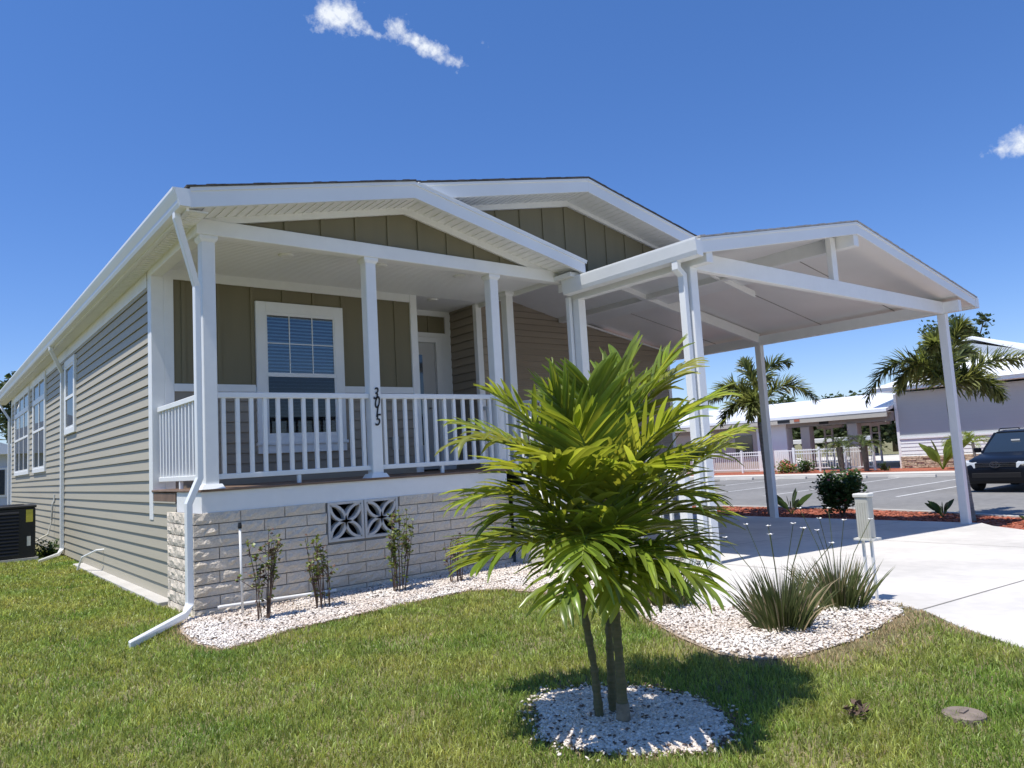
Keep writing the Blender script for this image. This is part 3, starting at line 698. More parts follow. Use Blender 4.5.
# downspouts
def dspout(pts, name='downspout', w=.075, h=.055, ref=(0, 1, 0), straps=()):
    o = HB(MB().rtube(pts, w, h, ref), name, 'alum', bevel=.006)
    for z, x, y in straps: HB(MB().box(x-.055, x+.02, y-.052, y+.052, z, z+.025), 'strap', 'alum', o)
    return o
dspout([(-.265, -.26, 3.69), (-.265, -.26, 3.63), (-.055, -.10, 3.05), (-.055, -.10, 1.26), (-.155, -.10, 1.03), (-.155, -.10, .15), (-.22, -.20, .075), (-.80, -.86, .032)], w=.070, h=.055)
dspout([(-.265, 7.85, 3.69), (-.265, 7.85, 3.62), (-.05, 8.15, 3.26), (-.05, 8.15, .14), (-.12, 8.0, .06), (-.50, 7.2, .04)])
dspout([(-.265, 18.2, 3.69), (-.265, 18.2, 3.62), (-.05, 17.8, 3.16), (-.05, 17.8, .05)])
# small pipes on the wall
HB(MB().tube([(.0, 4.6, .33), (-.10, 4.62, .33), (-.22, 5.0, .22), (-.26, 5.1, .05), (-.22, 5.3, .03)], .014), 'drain_pipe', 'pvc')
HB(MB().tube([(-.02, 9.3, .98), (-.05, 9.3, .9), (-.06, 9.35, .6), (-.12, 9.3, .35), (-.40, 9.1, .22), (-.6, 8.8, .2)], .016), 'conduit', 'boxmet')
HB(MB().box(-.03, -.012, 9.25, 9.38, .95, 1.08), 'conduit_box', 'boxmet')

# ------------------------------------------------------------------ carport
cp = thing('carport', (8.4, 1, -.3), 'white flat panelled gabled carport on slim square posts, joined to the house', 'carport')
CB = lambda mb, name, m, par=cp, bevel=0: mb.build(name, m, par, bevel)
XLc, XRc, YFc, YRc = 4.93, 11.98, -1.97, 1.70
CF, CR = -2.30, 5.2   # front and rear edge of the roof
RX = 8.46
def ct(x): return 4.39-.205*(RX-x) if x < RX else 4.39-.176*(x-RX)
def cc(x): return ct(x)-.16
rl = CB(MB().prism([(4.74, cc(4.74)+.01), (RX, cc(RX)+.01), (RX, ct(RX)-.012), (4.74, ct(4.74)-.012)], 'y', CF+.02, .08), 'roof_panel', 'pan')
rr = CB(MB().prism([(RX, cc(RX)+.01), (12.64, cc(12.64)+.01), (12.64, ct(12.64)-.012), (RX, ct(RX)-.012)], 'y', CF+.02, CR), 'roof_panel', 'pan')
CB(MB().prism([(4.98, 4.81), (4.98, 4.84), (RX, 4.84-.1800*3.51), (RX, 4.81-.1800*3.51)], 'y', .09, CR), 'ceiling_panel', 'pan')
s1 = MB(); s2 = MB()
for (mb, xa, xb, ya, yb) in ((s1, 4.72, RX, CF-.02, .06), (s2, RX, 12.67, CF-.02, CR)):
    n = 40
    for k in range(n):
        a = xa+(xb-xa)*k/n; b = xa+(xb-xa)*(k+1)/n; j = random.uniform(0, .010)
        mb.hexa([(a, ya, ct(a)-.01), (b, ya, ct(b)-.01), (b, yb, ct(b)-.01), (a, yb, ct(a)-.01), (a, ya, ct(a)+.004+j), (b, ya, ct(b)+.004+j), (b, yb, ct(b)+.004), (a, yb, ct(a)+.004)])
CB(s1, 'shingles', 'shingle_bounce', rl); CB(s2, 'shingles', 'shingle_bounce', rr)
# panel seams on the ceiling
for y in (-1.1, .35, 2.9):
    sm = MB().prism([(RX, cc(RX)+.003), (12.6, cc(12.6)+.003), (12.6, cc(12.6)+.011), (RX, cc(RX)+.011)], 'y', y, y+.012)
    CB(sm, 'ceiling_seam', 'mortar')
for a, b in ((4.74, RX), (RX, 12.66)):
    CB(MB().prism([(a, ct(a)-.19), (b, ct(b)-.19), (b, ct(b)-.012), (a, ct(a)-.012)], 'y', CF, CF+.022).prism([(a, ct(a)-.045), (b, ct(b)-.045), (b, ct(b)-.014), (a, ct(a)-.014)], 'y', CF-.012, CF), 'rake_fascia', 'alum', bevel=.002)
# eave gutters
gl = MB().prism([(4.76, 3.40), (4.66, 3.41), (4.645, 3.46), (4.63, 3.58), (4.63, 3.605), (4.645, 3.605), (4.66, 3.58), (4.76, 3.58)], 'y', CF-.01, -.10)
CB(gl, 'gutter', 'alum', bevel=.002)
CB(MB().box(12.62, 12.74, CF-.01, CR, 3.46, 3.64), 'gutter', 'alum', bevel=.002)
CB(MB().box(XLc-.06, XLc+.06, CF+.03, .06, 3.36, 3.50), 'eave_beam', 'white', bevel=.003)
CB(MB().box(XRc-.06, XRc+.06, CF+.03, CR-.1, 3.36, 3.55), 'eave_beam', 'white', bevel=.003)
CB(MB().box(RX-.07, RX+.07, CF+.03, 4.06, 4.03, cc(RX)+.012), 'ridge_beam', 'white', bevel=.003)
CB(MB().box(XLc-.055, 12.1, YFc-.045, YFc+.045, 3.345, 3.560), 'tie_beam', 'white', bevel=.004)
CB(MB().box(8.22, 8.36, YFc-.04, YFc+.04, 3.56, 4.2), 'king_post', 'white', bevel=.004)
ra = MB().prism([(RX, 4.02), (XRc, 3.40), (XRc, 3.60), (RX, 4.22)], 'y', YRc-.05, YRc+.05).prism([(7.7, 4.17), (RX, 4.02), (RX, 4.22), (7.7, 4.33)], 'y', YRc-.05, YRc+.05)
CB(ra, 'rafter', 'white', bevel=.004)
for x, y, zt, zb in ((XLc, YFc, 3.36, -.16), (XRc, YFc, 3.345, -.30), (XRc, YRc, 3.36, -.30), (XLc, .0-.10, 3.36, -.16)):
    h = .066; CB(MB().box(x-h, x+h, y-h, y+h, zb, zt), 'post', 'white', bevel=.006)
CB(MB().rtube([(4.70, YFc-.0, 3.41), (4.70, YFc, 3.33), (4.795, YFc, 3.26), (4.795, YFc, -.04), (4.70, YFc-.08, -.10)], .085, .07), 'downspout', 'alum', bevel=.005)
CB(MB().box(4.79, 4.845, -.06, .01, 1.2, 3.40), 'downspout', 'alum', bevel=.004)

# ------------------------------------------------------------------ gravel, grass (ground cover nobody could count)
def scatter(poly, n):
    x0 = min(p[0] for p in poly); x1 = max(p[0] for p in poly); y0 = min(p[1] for p in poly); y1 = max(p[1] for p in poly)
    X = rng.uniform(x0, x1, n); Y = rng.uniform(y0, y1, n); k = inside(X, Y, poly); return X[k], Y[k]
OCT = np.array([(1, 0, 0), (0, 1, 0), (-1, 0, 0), (0, -1, 0), (.5, .5, .8), (-.6, .4, .8), (-.4, -.6, .85), (.6, -.5, .7), (0, 0, -1)], float)
OF = [(0, 1, 4), (1, 5, 4), (1, 2, 5), (2, 6, 5), (2, 3, 6), (3, 7, 6), (3, 0, 7), (0, 4, 7), (4, 5, 6), (4, 6, 7), (1, 0, 8), (2, 1, 8), (3, 2, 8), (0, 3, 8)]
def pebbles(name, poly, n, r0, r1, m, lift=.008, flat=.6, zf=gz, patchy=0):
    X, Y = scatter(poly, n)
    if patchy:
        q_ = distpoly(X, Y, poly)/.16+.55+.5*np.sin(X*9+1.7*np.sin(Y*7))*np.sin(Y*8+X*3); kk = rng.uniform(0, 1, len(X)) < q_; X, Y = X[kk], Y[kk]
    k = len(X); r = rng.uniform(r0, r1, k)
    V = OCT[None]*rng.uniform(.65, 1.25, (k, 9, 3)); a = rng.uniform(0, 6.28, k); c, s = np.cos(a)[:, None], np.sin(a)[:, None]
    vx = V[..., 0]*c-V[..., 1]*s; vy = V[..., 0]*s+V[..., 1]*c; vz = V[..., 2]*flat
    tx = rng.normal(0, .5, k)[:, None]; ty = rng.normal(0, .5, k)[:, None]; vz = vz+vx*tx*.5+vy*ty*.5
    Z = zf(X)+lift+rng.uniform(0, .012, k)
    P = np.stack([vx*r[:, None]+X[:, None], vy*r[:, None]+Y[:, None], vz*r[:, None]+Z[:, None]], 2).reshape(-1, 3)
    F = (np.array(OF)[None]+(np.arange(k)*9)[:, None, None]).reshape(-1, 3)
    return tag(nmesh(name, P, F, m), kind='stuff')
def wob(poly, a=.03): return [(x+random.uniform(-a, a), y+random.uniform(-a, a)) for x, y in poly]
def grow(poly, d):
    cx = sum(p[0] for p in poly)/len(poly); cy = sum(p[1] for p in poly)/len(poly)
    return [(x+(x-cx)/math.hypot(x-cx, y-cy)*d, y+(y-cy)/math.hypot(x-cx, y-cy)*d) for x, y in poly]
pebbles('gravel', wob(BED, .03), 100000, .005, .014, 'gravel', patchy=1)
pebbles('gravel', RING, 17000, .005, .014, 'gravel', patchy=1)
pebbles('gravel', wob(grow(BED, .02), .04), 4000, .005, .013, 'gravel')
pebbles('gravel', wob(grow(RING, .04), .03), 2500, .005, .013, 'gravel')
pebbles('gravel', wob(grow(RING, .10), .05), 500, .005, .013, 'gravel')
pebbles('leaf_litter_chips', wob(BED, .02), 2600, .006, .016, 'twig', .016, .25)
pebbles('leaf_litter_chips', wob(grow(RING, .06), .03), 500, .006, .014, 'twig', .016, .25)
pebbles('mulch_chips', [(12.2, 9)]+MUL[1:-1]+[(15.6, 9)], 12000, .02, .05, 'mulchchip', .01, .3, zf=lambda x: x*0-.45)

LAWN = [(-6, -7.0), (2.27, -7.0), (2.8, -5.85), (3.07, -5.44), (3.29, -5.13), (3.64, -4.77), (3.83, -4.50), (3.80, -4.40), (3.70, -4.45), (3.0, -4.6), (2.2, -4.6), (1.95, -4.3), (2.5, -3.2),
        (2.6, -2.3), (2.5, -1.5), (2.1, -1.0), (1.0, -1.1), (0, -1.3), (-.2, -1.0), (-.10, 0), (-.17, 1.0), (-.17, 6.2), (-.03, 6.3), (-.03, 17), (-6, 17)]
def blades(name, n, dens, m, seed, keep, h0=.045, h1=.085, w=.0028):
    g = np.random.default_rng(seed)
    # sample around the camera in polar wedges so near lawn is dense and far lawn sparser
    rr_ = 2.2+15*g.uniform(0, 1, n)**1.15; th = g.uniform(R(-40), R(95), n)
    X = CAM.x+rr_*np.sin(th); Y = CAM.y+rr_*np.cos(th)
    k = keep(X, Y, g); X, Y = X[k], Y[k]; rr_ = rr_[k]; k = len(X)
    # cluster slightly
    W = w*np.clip(rr_/4.5, 1, 3.2)*g.uniform(.8, 1.5, k); H = g.uniform(h0, h1, k)*(1+.25*np.sin(X*5.1+1.3)*np.sin(Y*4.3))
    a = g.uniform(0, 6.28, k); lean = g.uniform(.1, .95, k); la = g.uniform(0, 6.28, k)
    dx, dy = np.cos(a)*W, np.sin(a)*W; lx, ly = np.cos(la)*lean*H, np.sin(la)*lean*H
    Z = gz(X)-.004
    P = np.stack([np.stack([X-dx, Y-dy, Z], 1), np.stack([X+dx, Y+dy, Z], 1),
                  np.stack([X+dx*.8+lx*.35, Y+dy*.8+ly*.35, Z+H*.55], 1), np.stack([X-dx*.8+lx*.35, Y-dy*.8+ly*.35, Z+H*.55], 1),
                  np.stack([X+lx+dx*.1, Y+ly+dy*.1, Z+H*(1-.35*lean)], 1), np.stack([X+lx-dx*.1, Y+ly-dy*.1, Z+H*(1-.35*lean)], 1)], 1).reshape(-1, 3)
    b = np.arange(k)[:, None]*6; F = np.concatenate([b+np.array([[0, 1, 2, 3]]), b+np.array([[3, 2, 4, 5]])], 0)
    return tag(nmesh(name, P, F, m), kind='stuff')
def dry(X, Y):   # 0..1 dryness near bed edges
    d1 = distpoly(X, Y, BED); d2 = distpoly(X, Y, RING)
    east = np.clip((X-1.5)/.9, 0, 1)*np.clip((-4.2-Y)/.25, 0, 1)
    a = np.clip(1.3-d1/(.09+.30*east), 0, 1)
    a = np.maximum(a, .95*np.clip(1.5-np.hypot((X-3.55)*.9, Y+4.80)/.26, 0, 1)); a = np.maximum(a, .9*np.clip(1.4-distpoly(X, Y, [(3.7, -4.6), (3.2, -5.22)])/.12, 0, 1)); b = np.clip(1-d2/.10, 0, 1)*.8
    c = .75*np.exp(-((X+.28)**2+(Y+.75)**2)/.03)
    return np.maximum(np.maximum(a, b), c)
def patch(X, Y): return .5+.25*np.sin(X*2.3+Y*1.1+.5)+.25*np.sin(Y*3.1-X*1.7+2)
def keep_green(X, Y, g):
    k = inside(X, Y, LAWN) & ~inside(X, Y, RING) & ~inside(X, Y, BED)
    d = dry(X, Y); worn = patch(X*1.7, Y*1.9) < .12
    return k & (g.uniform(0, 1, len(X)) > d*.95) & ~(worn & (g.uniform(0, 1, len(X)) < .35))
def keep_dry(X, Y, g):
    k = inside(X, Y, LAWN) & ~inside(X, Y, RING) & ~inside(X, Y, BED)
    return k & (g.uniform(0, 1, len(X)) < np.maximum(dry(X, Y)*.9, .025+.06*(patch(X*1.7, Y*1.9) < .2)))
blades('lawn_grass', 900000, 1, 'grass', 3, keep_green, .028, .058, .0024)
blades('dry_grass', 800000, 1, 'drygrass', 4, keep_dry, .02, .045, .0021)

# ------------------------------------------------------------------ palms
def bez(a, b, c, t): return a*(1-t)**2+b*2*t*(1-t)+c*t*t
def frond(a, b, c, n=15, L=.34, w=.036, droop=.35, spread=.9, side=None, plum=0, segs=5, start=.2, jit=.12, rnd=random, fold=.35):
    """leaf mesh data: midrib bezier a-b-c with pinnate leaflets"""
    a, b, c = Vector(a), Vector(b), Vector(c); V = []; F = []
    rachis = [bez(a, b, c, k/10) for k in range(11)]
    for k in range(n):
        t = start+(1-start)*(k+.5)/n; p = bez(a, b, c, t); tg = (bez(a, b, c, min(1, t+.02))-bez(a, b, c, t-.02)).normalized()
        up = Vector((0, 0, 1)); s0 = tg.cross(side if side else up)
        if s0.length < .1: s0 = tg.cross(Vector((.6, .3, .2)))
        s0.normalize(); nrm = s0.cross(tg).normalized()
        prof = math.sin(math.pi*(.22+.70*t))**.7
        for sg in (-1, 1):
            roll = rnd.uniform(-1, 1)*plum*2.2
            sd = (s0*sg*math.cos(roll)+nrm*math.sin(roll)+nrm*.18).normalized()
            fwd = .45+.85*t
            d = (sd*spread+tg*fwd+Vector((rnd.gauss(0, jit), rnd.gauss(0, jit), rnd.gauss(0, jit)))).normalized()
            l = L*prof*rnd.uniform(.82, 1.08); q = Vector(p); dirn = Vector(d); ww = w*rnd.uniform(.8, 1.15); i0 = len(V)
            dr_ = droop*rnd.uniform(.6, 1.5)*(2.6 if rnd.random() < .10 else 1)
            for j in range(segs+1):
                s_ = j/segs; wid = ww*(math.sin(math.pi*min(.97, .18+.80*s_))**.75)*.5
                lat = dirn.cross(nrm).normalized() if abs(dirn.dot(nrm)) < .97 else s0
                dn = lat.cross(dirn).normalized()
                V += [tuple(q-lat*wid+dn*wid*fold), tuple(q-dn*wid*fold*.3), tuple(q+lat*wid+dn*wid*fold)]
                q = q+dirn*(l/segs); dirn = (dirn+Vector((0, 0, -1))*dr_*(.25+s_)/segs*1.3).normalized()
            for j in range(segs):
                x = i0+j*3; F += [(x, x+1, x+4, x+3), (x+1, x+2, x+5, x+4)]
    return V, F, rachis
def make_frond(parent, a, b, c, mleaf='palm', mr='rachis', rr=.011, off=(0, 0, 0), **k):
    V, F, ra_ = frond(a, b, c, **k)
    f = nmesh('frond', V, F, mleaf, parent, smooth=False)
    n = len(ra_); MB().tube(ra_, [rr*(1-.75*i/(n-1)) for i in range(n)], 6).build('leaf_stem', mr, f, smooth=True)
    return f
def trunk(parent, pts, rad, m, name='trunk', n=12, rings=0, ringsz=.012):
    P = []; Rr = []
    N = 40 if rings else len(pts)
    if rings:
        vs = [Vector(p) for p in pts]
        for k in range(N+1):
            t = k/N*(len(vs)-1); i = min(int(t), len(vs)-2); f = t-i; P.append(vs[i].lerp(vs[i+1], f)); r = rad[i]*(1-f)+rad[i+1]*f
            Rr.append(r+(ringsz*.35 if k % 3 == 0 else 0))
    else: P, Rr = pts, rad
    return MB().tube(P, Rr, n).build(name, m, parent, smooth=True)
RV = Vector((.779, -.627, 0)); DV = Vector((.627, .779, 0))   # across and away from the lawn's viewpoint
def rel(o, dx, dz, dd=0): return Vector(o)+RV*dx+Vector((0, 0, dz))+DV*dd
palm = thing('palm_tree', (.58, -4.60, -.01), 'young multi trunk palm with bright broad green fronds in a ring of white gravel', 'palm tree')
random.seed(11)
B0 = (.58, -4.60, 0)
trunk(palm, [rel(B0, -.075, 0, -.02), rel(B0, -.085, .25), rel(B0, -.115, .5), rel(B0, -.14, .75), rel(B0, -.13, 1.0)], [.023, .016, .018, .024, .018], 'trunkg', rings=1)
trunk(palm, [rel(B0, .03, 0, -.10), rel(B0, .03, .3, -.09), rel(B0, .025, .55, -.08), rel(B0, .03, .8, -.06), rel(B0, .04, 1.15, -.03)], [.030, .020, .024, .032, .020], 'trunkg', rings=1)
trunk(palm, [rel(B0, .0, 0, .04), rel(B0, .005, .35, .06), rel(B0, .03, .7, .12), rel(B0, .08, 1.1, .14)], [.024, .017, .020, .012], 'trunkg', rings=1)
MB().tube([rel(B0, .03, -.01, -.10), rel(B0, .03, .10, -.10)], [.037, .031], 12).build('trunk_base', 'trunkg2', palm, smooth=True)
# (start dx,dz,dd) (bend) (tip) leaflet length, material, droop
S = 1/174.0
def px(x, y, dd=0): return ((x-620)*S*(1+dd/4.3), (722-y)*S*(1+dd/4.3), dd)
FR = [
 (px(600, 545, -.05), px(548, 425, -.15), px(482, 452, -.25), .26, 'palm_y', .9, 12),
 (px(600, 530), px(575, 440, -.1), px(525, 392, -.2), .30, 'palm', .25, 14),
 (px(600, 545, .1), px(560, 470, .2), px(498, 455, .35), .30, 'palm', .4, 14),
 (px(598, 560, -.1), px(555, 495, -.2), px(490, 515, -.3), .34, 'palm', .5, 14),
 (px(598, 575, -.1), px(555, 545, -.25), px(500, 560, -.45), .38, 'palm', .35, 15),
 (px(600, 590, .1), px(560, 560, .25), px(505, 590, .4), .34, 'palm', .4, 13),
 (px(605, 580, -.15), px(640, 535, -.45), px(700, 580, -.65), .34, 'palm', .95, 16),
 (px(602, 585, -.15), px(590, 548, -.5), px(556, 588, -.75), .30, 'palm', 1.1, 12),
 (px(612, 540), px(598, 440, -.05), px(570, 372, -.1), .36, 'palm', .12, 15),
 (px(618, 530, -.05), px(620, 430, -.12), px(612, 360, -.2), .36, 'palm', .12, 16),
 (px(626, 530), px(640, 420, 0), px(655, 345, .05), .38, 'palm', .10, 16),
 (px(630, 535, .05), px(655, 430, .05), px(695, 375, .1), .36, 'palm', .3, 15),
 (px(632, 540), px(690, 440, .05), px(735, 430, .1), .32, 'palm', .8, 15),
 (px(632, 545, -.1), px(690, 480, -.15), px(745, 462, -.2), .32, 'palm', .35, 14),
 (px(632, 560, .1), px(690, 500, .2), px(742, 510, .4), .34, 'palm', .6, 14),
 (px(630, 570, -.05), px(680, 530, -.1), px(722, 555, -.1), .34, 'palm', .5, 14),
 (px(628, 590, .1), px(670, 560, .3), px(712, 600, .45), .30, 'palm', .6, 13),
 (px(615, 540, -.1), px(590, 470, -.4), px(560, 440, -.6), .34, 'palm', .35, 14),
 (px(625, 550, -.1), px(640, 470, -.4), px(665, 455, -.65), .34, 'palm', .4, 15),
 (px(620, 545, .1), px(610, 450, .35), px(590, 420, .6), .34, 'palm', .4, 14),
 (px(628, 595, -.08), px(645, 560, -.25), px(668, 600, -.4), .28, 'palm', .9, 10),
 (px(635, 520, .1), px(668, 420, .2), px(712, 400, .3), .32, 'palm_y', .9, 12),
 (px(624, 600, -.1), px(650, 575, -.1), px(690, 622, -.1), .30, 'palm', .7, 13),
 (px(606, 600, .1), px(590, 560, .4), px(570, 610, .7), .30, 'palm', .8, 12),
 (px(628, 585, .1), px(655, 520, .4), px(690, 540, .7), .34, 'palm', .6, 13),
 (px(612, 560, -.08), px(575, 480, -.3), px(535, 470, -.5), .36, 'palm', .35, 15),
 (px(620, 550, 0), px(635, 440, .2), px(668, 395, .35), .36, 'palm', .25, 15),
 (px(618, 545, -.1), px(607, 450, -.3), px(588, 400, -.45), .36, 'palm', .15, 15),
 (px(626, 545, -.1), px(648, 460, -.25), px(690, 420, -.4), .34, 'palm', .25, 14),
 (px(600, 560, -.05), px(560, 520, -.1), px(515, 545, -.15), .32, 'palm', .5, 13),
 (px(630, 565, -.05), px(675, 515, -.1), px(715, 530, -.2), .32, 'palm', .5, 13),
 (px(614, 575, -.1), px(598, 520, -.45), px(580, 545, -.75), .32, 'palm', .8, 12),
 (px(610, 600, -.05), px(606, 525, -.20), px(596, 455, -.22), .34, 'palm', .3, 14),
 (px(626, 600, -.05), px(640, 530, -.18), px(652, 460, -.2), .34, 'palm', .3, 14),
 (px(616, 595, -.1), px(580, 530, -.3), px(548, 520, -.45), .32, 'palm', .45, 13),
 (px(624, 595, -.1), px(664, 545, -.3), px(700, 560, -.4), .32, 'palm', .6, 13),
 (px(618, 590, -.1), px(622, 540, -.35), px(628, 510, -.5), .30, 'palm', .6, 12),
 (px(616, 590, -.12), px(618, 560, -.4), px(622, 600, -.6), .28, 'palm', .8, 11),
 (px(630, 560, 0), px(700, 520, 0), px(752, 470, .05), .26, 'palm', .3, 13),
]
for a, b, c, L_, m_, dr_, n_ in FR:
    cut = lambda p: (p[0]*1.04, p[1] if p[1] < 1.25 else 1.22+(p[1]-1.22)*.74, p[2])
    b = cut(b); c = cut(c)
    make_frond(palm, rel(B0, *a), rel(B0, *[p+(q-p)*.86 for p, q in zip(a, b)]), rel(B0, *[p+(q-p)*(.90 if abs(c[0]) > .35 else .76) for p, q in zip(a, c)]), m_, n=n_+2, L=L_*1.05, w=.034, droop=dr_*1.15+.08, spread=.9, jit=.10, start=.14)
# spear leaves
for dx, dd in ((-.13, 0), (.04, -.04), (.1, .12)):
    MB().tube([rel(B0, dx, 1.0, dd), rel(B0, dx*1.2, 1.45, dd), rel(B0, dx*1.5, 1.78, dd)], [.018, .012, .002], 6).build('spear_leaf', 'rachis', palm, smooth=True)

def foxtail(loc, crown, label, fr, rad=.12, cat='palm tree', group='grey trunked palms along the mulch strip'):
    o = thing('foxtail_palm', loc, label, cat, group)
    c = Vector(crown); b = Vector(loc)
    trunk(o, [b, b.lerp(c, .5)+Vector((.02, 0, 0)), c], [rad, rad*.78, rad*.62], 'trunkgrey', rings=1, ringsz=.012)
    MB().tube([c, c+Vector((0, 0, .3)), c+Vector((0, 0, .55))], [rad*.62, rad*.5, .03], 10).build('crownshaft', 'rachis', o, smooth=True)
    for (mx, mz, tx, tz, dd) in fr:
        f0 = c+Vector((0, 0, .30)); f = make_frond(o, f0, rel(f0, mx*1.09, mz*1.09, dd*.5), rel(f0, tx*1.09, tz*1.09, dd), 'foxtail', rr=.02, n=95, L=.40, w=.048, droop=.75, spread=.85, plum=1, segs=3, start=.10, jit=.28)
    return o
foxtail((13.76, -1.36, -.45), (13.88, -1.22, 1.79), 'foxtail palm leaning behind the right front carport post', [
    (-.75, 1.25, -1.45, -.10, .2), (-.6, .9, -1.15, .15, -.5), (.1, 1.2, .25, 1.15, -.3), (.7, .75, 1.45, .42, -.2), (.6, .35, 1.1, -.15, .4), (-.25, 1.1, -.55, .75, -.6), (.4, .9, 1.1, .75, .9), (-.2, .7, -.5, .1, .9), (.35, .5, .6, -.2, -.6), (-.1, 1.2, .05, .9, .5)], rad=.118)
foxtail((13.95, 3.0, -.45), (14.1, 3.2, 1.78), 'dark foxtail palm behind the rear carport post', [
    (-.55, 1.1, -1.15, .15, .2), (-.5, .5, -.95, -.25, -.2), (.15, 1.3, .85, 1.05, .2), (.6, 1.0, 1.2, .15, -.2), (-.05, 1.0, -.1, 1.15, .6), (-.4, .8, -.85, .35, .7), (-.2, .5, -.4, -.2, -.6)], rad=.115)

# ------------------------------------------------------------------ iris clumps, shrubs, small plants
def iris(loc, label, n=150, H=.55, flowers=0, group='iris clumps in the gravel bed'):
    o = thing('iris_clump', loc, label, 'plant', group); V = []; F = []; V2 = []; F2 = []
    for k in range(n):
        a = random.uniform(0, 6.28); r = random.uniform(0, .17); lean = random.uniform(.05, .95)*(.35+r*4.6); h = H*random.uniform(.6, 1.15)
        p = Vector(loc)+Vector((math.cos(a)*r, math.sin(a)*r, -.01)); d = Vector((math.cos(a)*lean*.75, math.sin(a)*lean*.75, 1)).normalized()
        dryb = random.random() < .16; VV, FF = (V2, F2) if dryb else (V, F); lat = d.cross(Vector((math.cos(a+1.2), math.sin(a+1.2), 0))).normalized(); w_ = random.uniform(.0035, .0075); i0 = len(VV); q = p
        for j in range(6):
            s_ = j/5; ww = w_*(1-s_**3*.95); VV += [tuple(q-lat*ww), tuple(q+lat*ww)]; q = q+d*h/5; d = (d+Vector((0, 0, -1))*(.10+.32*dryb)*s_*lean*1.6+Vector((math.cos(a), math.sin(a), 0))*.05).normalized()
        for j in range(5): x = i0+j*2; FF.append((x, x+1, x+3, x+2))
    nmesh('foliage', V, F, 'iris', o); nmesh('dry_blades', V2, F2, 'irisdry', o)
    for k in range(flowers):
        a = random.uniform(0, 6.28); l = random.uniform(.15, .45); p = Vector(loc); t = p+Vector((math.cos(a)*l, math.sin(a)*l, random.uniform(.58, .80)))
        f = MB().tube([p, p.lerp(t, .5)+Vector((0, 0, .08)), t], [.004, .003, .0025], 5).build('flower_stalk', 'iris', o)
        bl = MB()
        for q in range(4): aa = q*1.57+a; e = Vector((math.cos(aa), math.sin(aa), .4))*.02; sd = Vector((-math.sin(aa), math.cos(aa), 0))*.011; bl.poly([t, t+e*.6+sd, t+e*1.2, t+e*.6-sd])
        bl.build('flower', 'petal', f)
    return o
iris((2.60, -4.27, 0), 'large clump of strappy iris leaves nearest the lawn corner, left of the utility box', 400, .41, 8)
iris((3.42, -4.24, 0), 'iris clump right beside the legs of the utility box', 340, .38, 6)
iris((2.75, -3.12, 0), 'iris clump half hidden behind the young palm', 300, .44, 2)

def twiggy(loc, label, n, H, leaves, mred=.3, spread=.35, group='bare stemmed shrubs along the block skirting', name='shrub', cat='shrub'):
    o = thing(name, loc, label, cat, group); st_ = MB(); lv = MB(); lr = MB(); b = Vector(loc)
    for k in range(n):
        a = random.uniform(0, 6.28); s_ = random.uniform(.2, 1)*spread*1.1; h = H*random.uniform(.55, 1); top = b+Vector((math.cos(a)*s_*.9*h, math.sin(a)*s_*.5*h, h))
        base = b+Vector((math.cos(a)*.06, math.sin(a)*.04, -.01)); mid = base.lerp(top, .5)+Vector((random.gauss(0, .015), random.gauss(0, .015), 0)); st_.tube([base, mid, top], [.0055, .0045, .0025], 5)
        for q in range(random.randint(1, 3)):
            t = random.uniform(.4, .9); p = base.lerp(top, t); e = p+Vector((random.gauss(0, .05), random.gauss(0, .04), random.uniform(.04, .12))); st_.tube([p, e], [.004, .002], 4)
            for w_ in range(int(leaves*.4)+1): leaf(lv if random.random() > mred else lr, e+Vector((random.gauss(0, .012), random.gauss(0, .012), random.gauss(0, .012))))
        for q in range(leaves):
            t = random.uniform(.55, 1.05) if random.random() < .8 else random.uniform(.2, .6); p = base.lerp(top, t)+Vector((random.gauss(0, .018), random.gauss(0, .018), random.gauss(0, .01)))
            leaf(lv if random.random() > mred else lr, p)
    st_.build('stems', 'twig', o); lv.build('leaves', 'leafb', o)
    if lr.v: lr.build('withered_leaves', 'leafred', o)
    return o
def leaf(mb, p, L=.034, w=.018):
    L *= random.uniform(.7, 1.3); a = random.uniform(0, 6.28); e = random.uniform(-.6, 1.0); d = Vector((math.cos(a)*math.cos(e), math.sin(a)*math.cos(e), math.sin(e))); s_ = d.cross(Vector((random.gauss(0, .4), random.gauss(0, .4), 1))).normalized()*w*random.uniform(.7, 1.2); p = Vector(p)
    n_ = s_.cross(d).normalized()*L*.12
    mb.poly([p, p+d*L*.45+s_, p+d*L+n_]); mb.poly([p, p+d*L+n_, p+d*L*.45-s_])
random.seed(5)
twiggy((.27, -.72, 0), 'sparse bare stemmed shrub beside the sprinkler riser', 11, .80, 15, .35)
twiggy((.86, -.66, 0), 'sparse shrub below and left of the pierced vent blocks', 11, .66, 15, .3)
twiggy((1.72, -.55, 0), 'leafiest upright shrub standing under the right vent block', 12, .84, 26, .12, .30)
twiggy((2.38, -.60, -.02), 'smallest bare brown shrub near the left fronds of the palm', 10, .56, 5, .6)

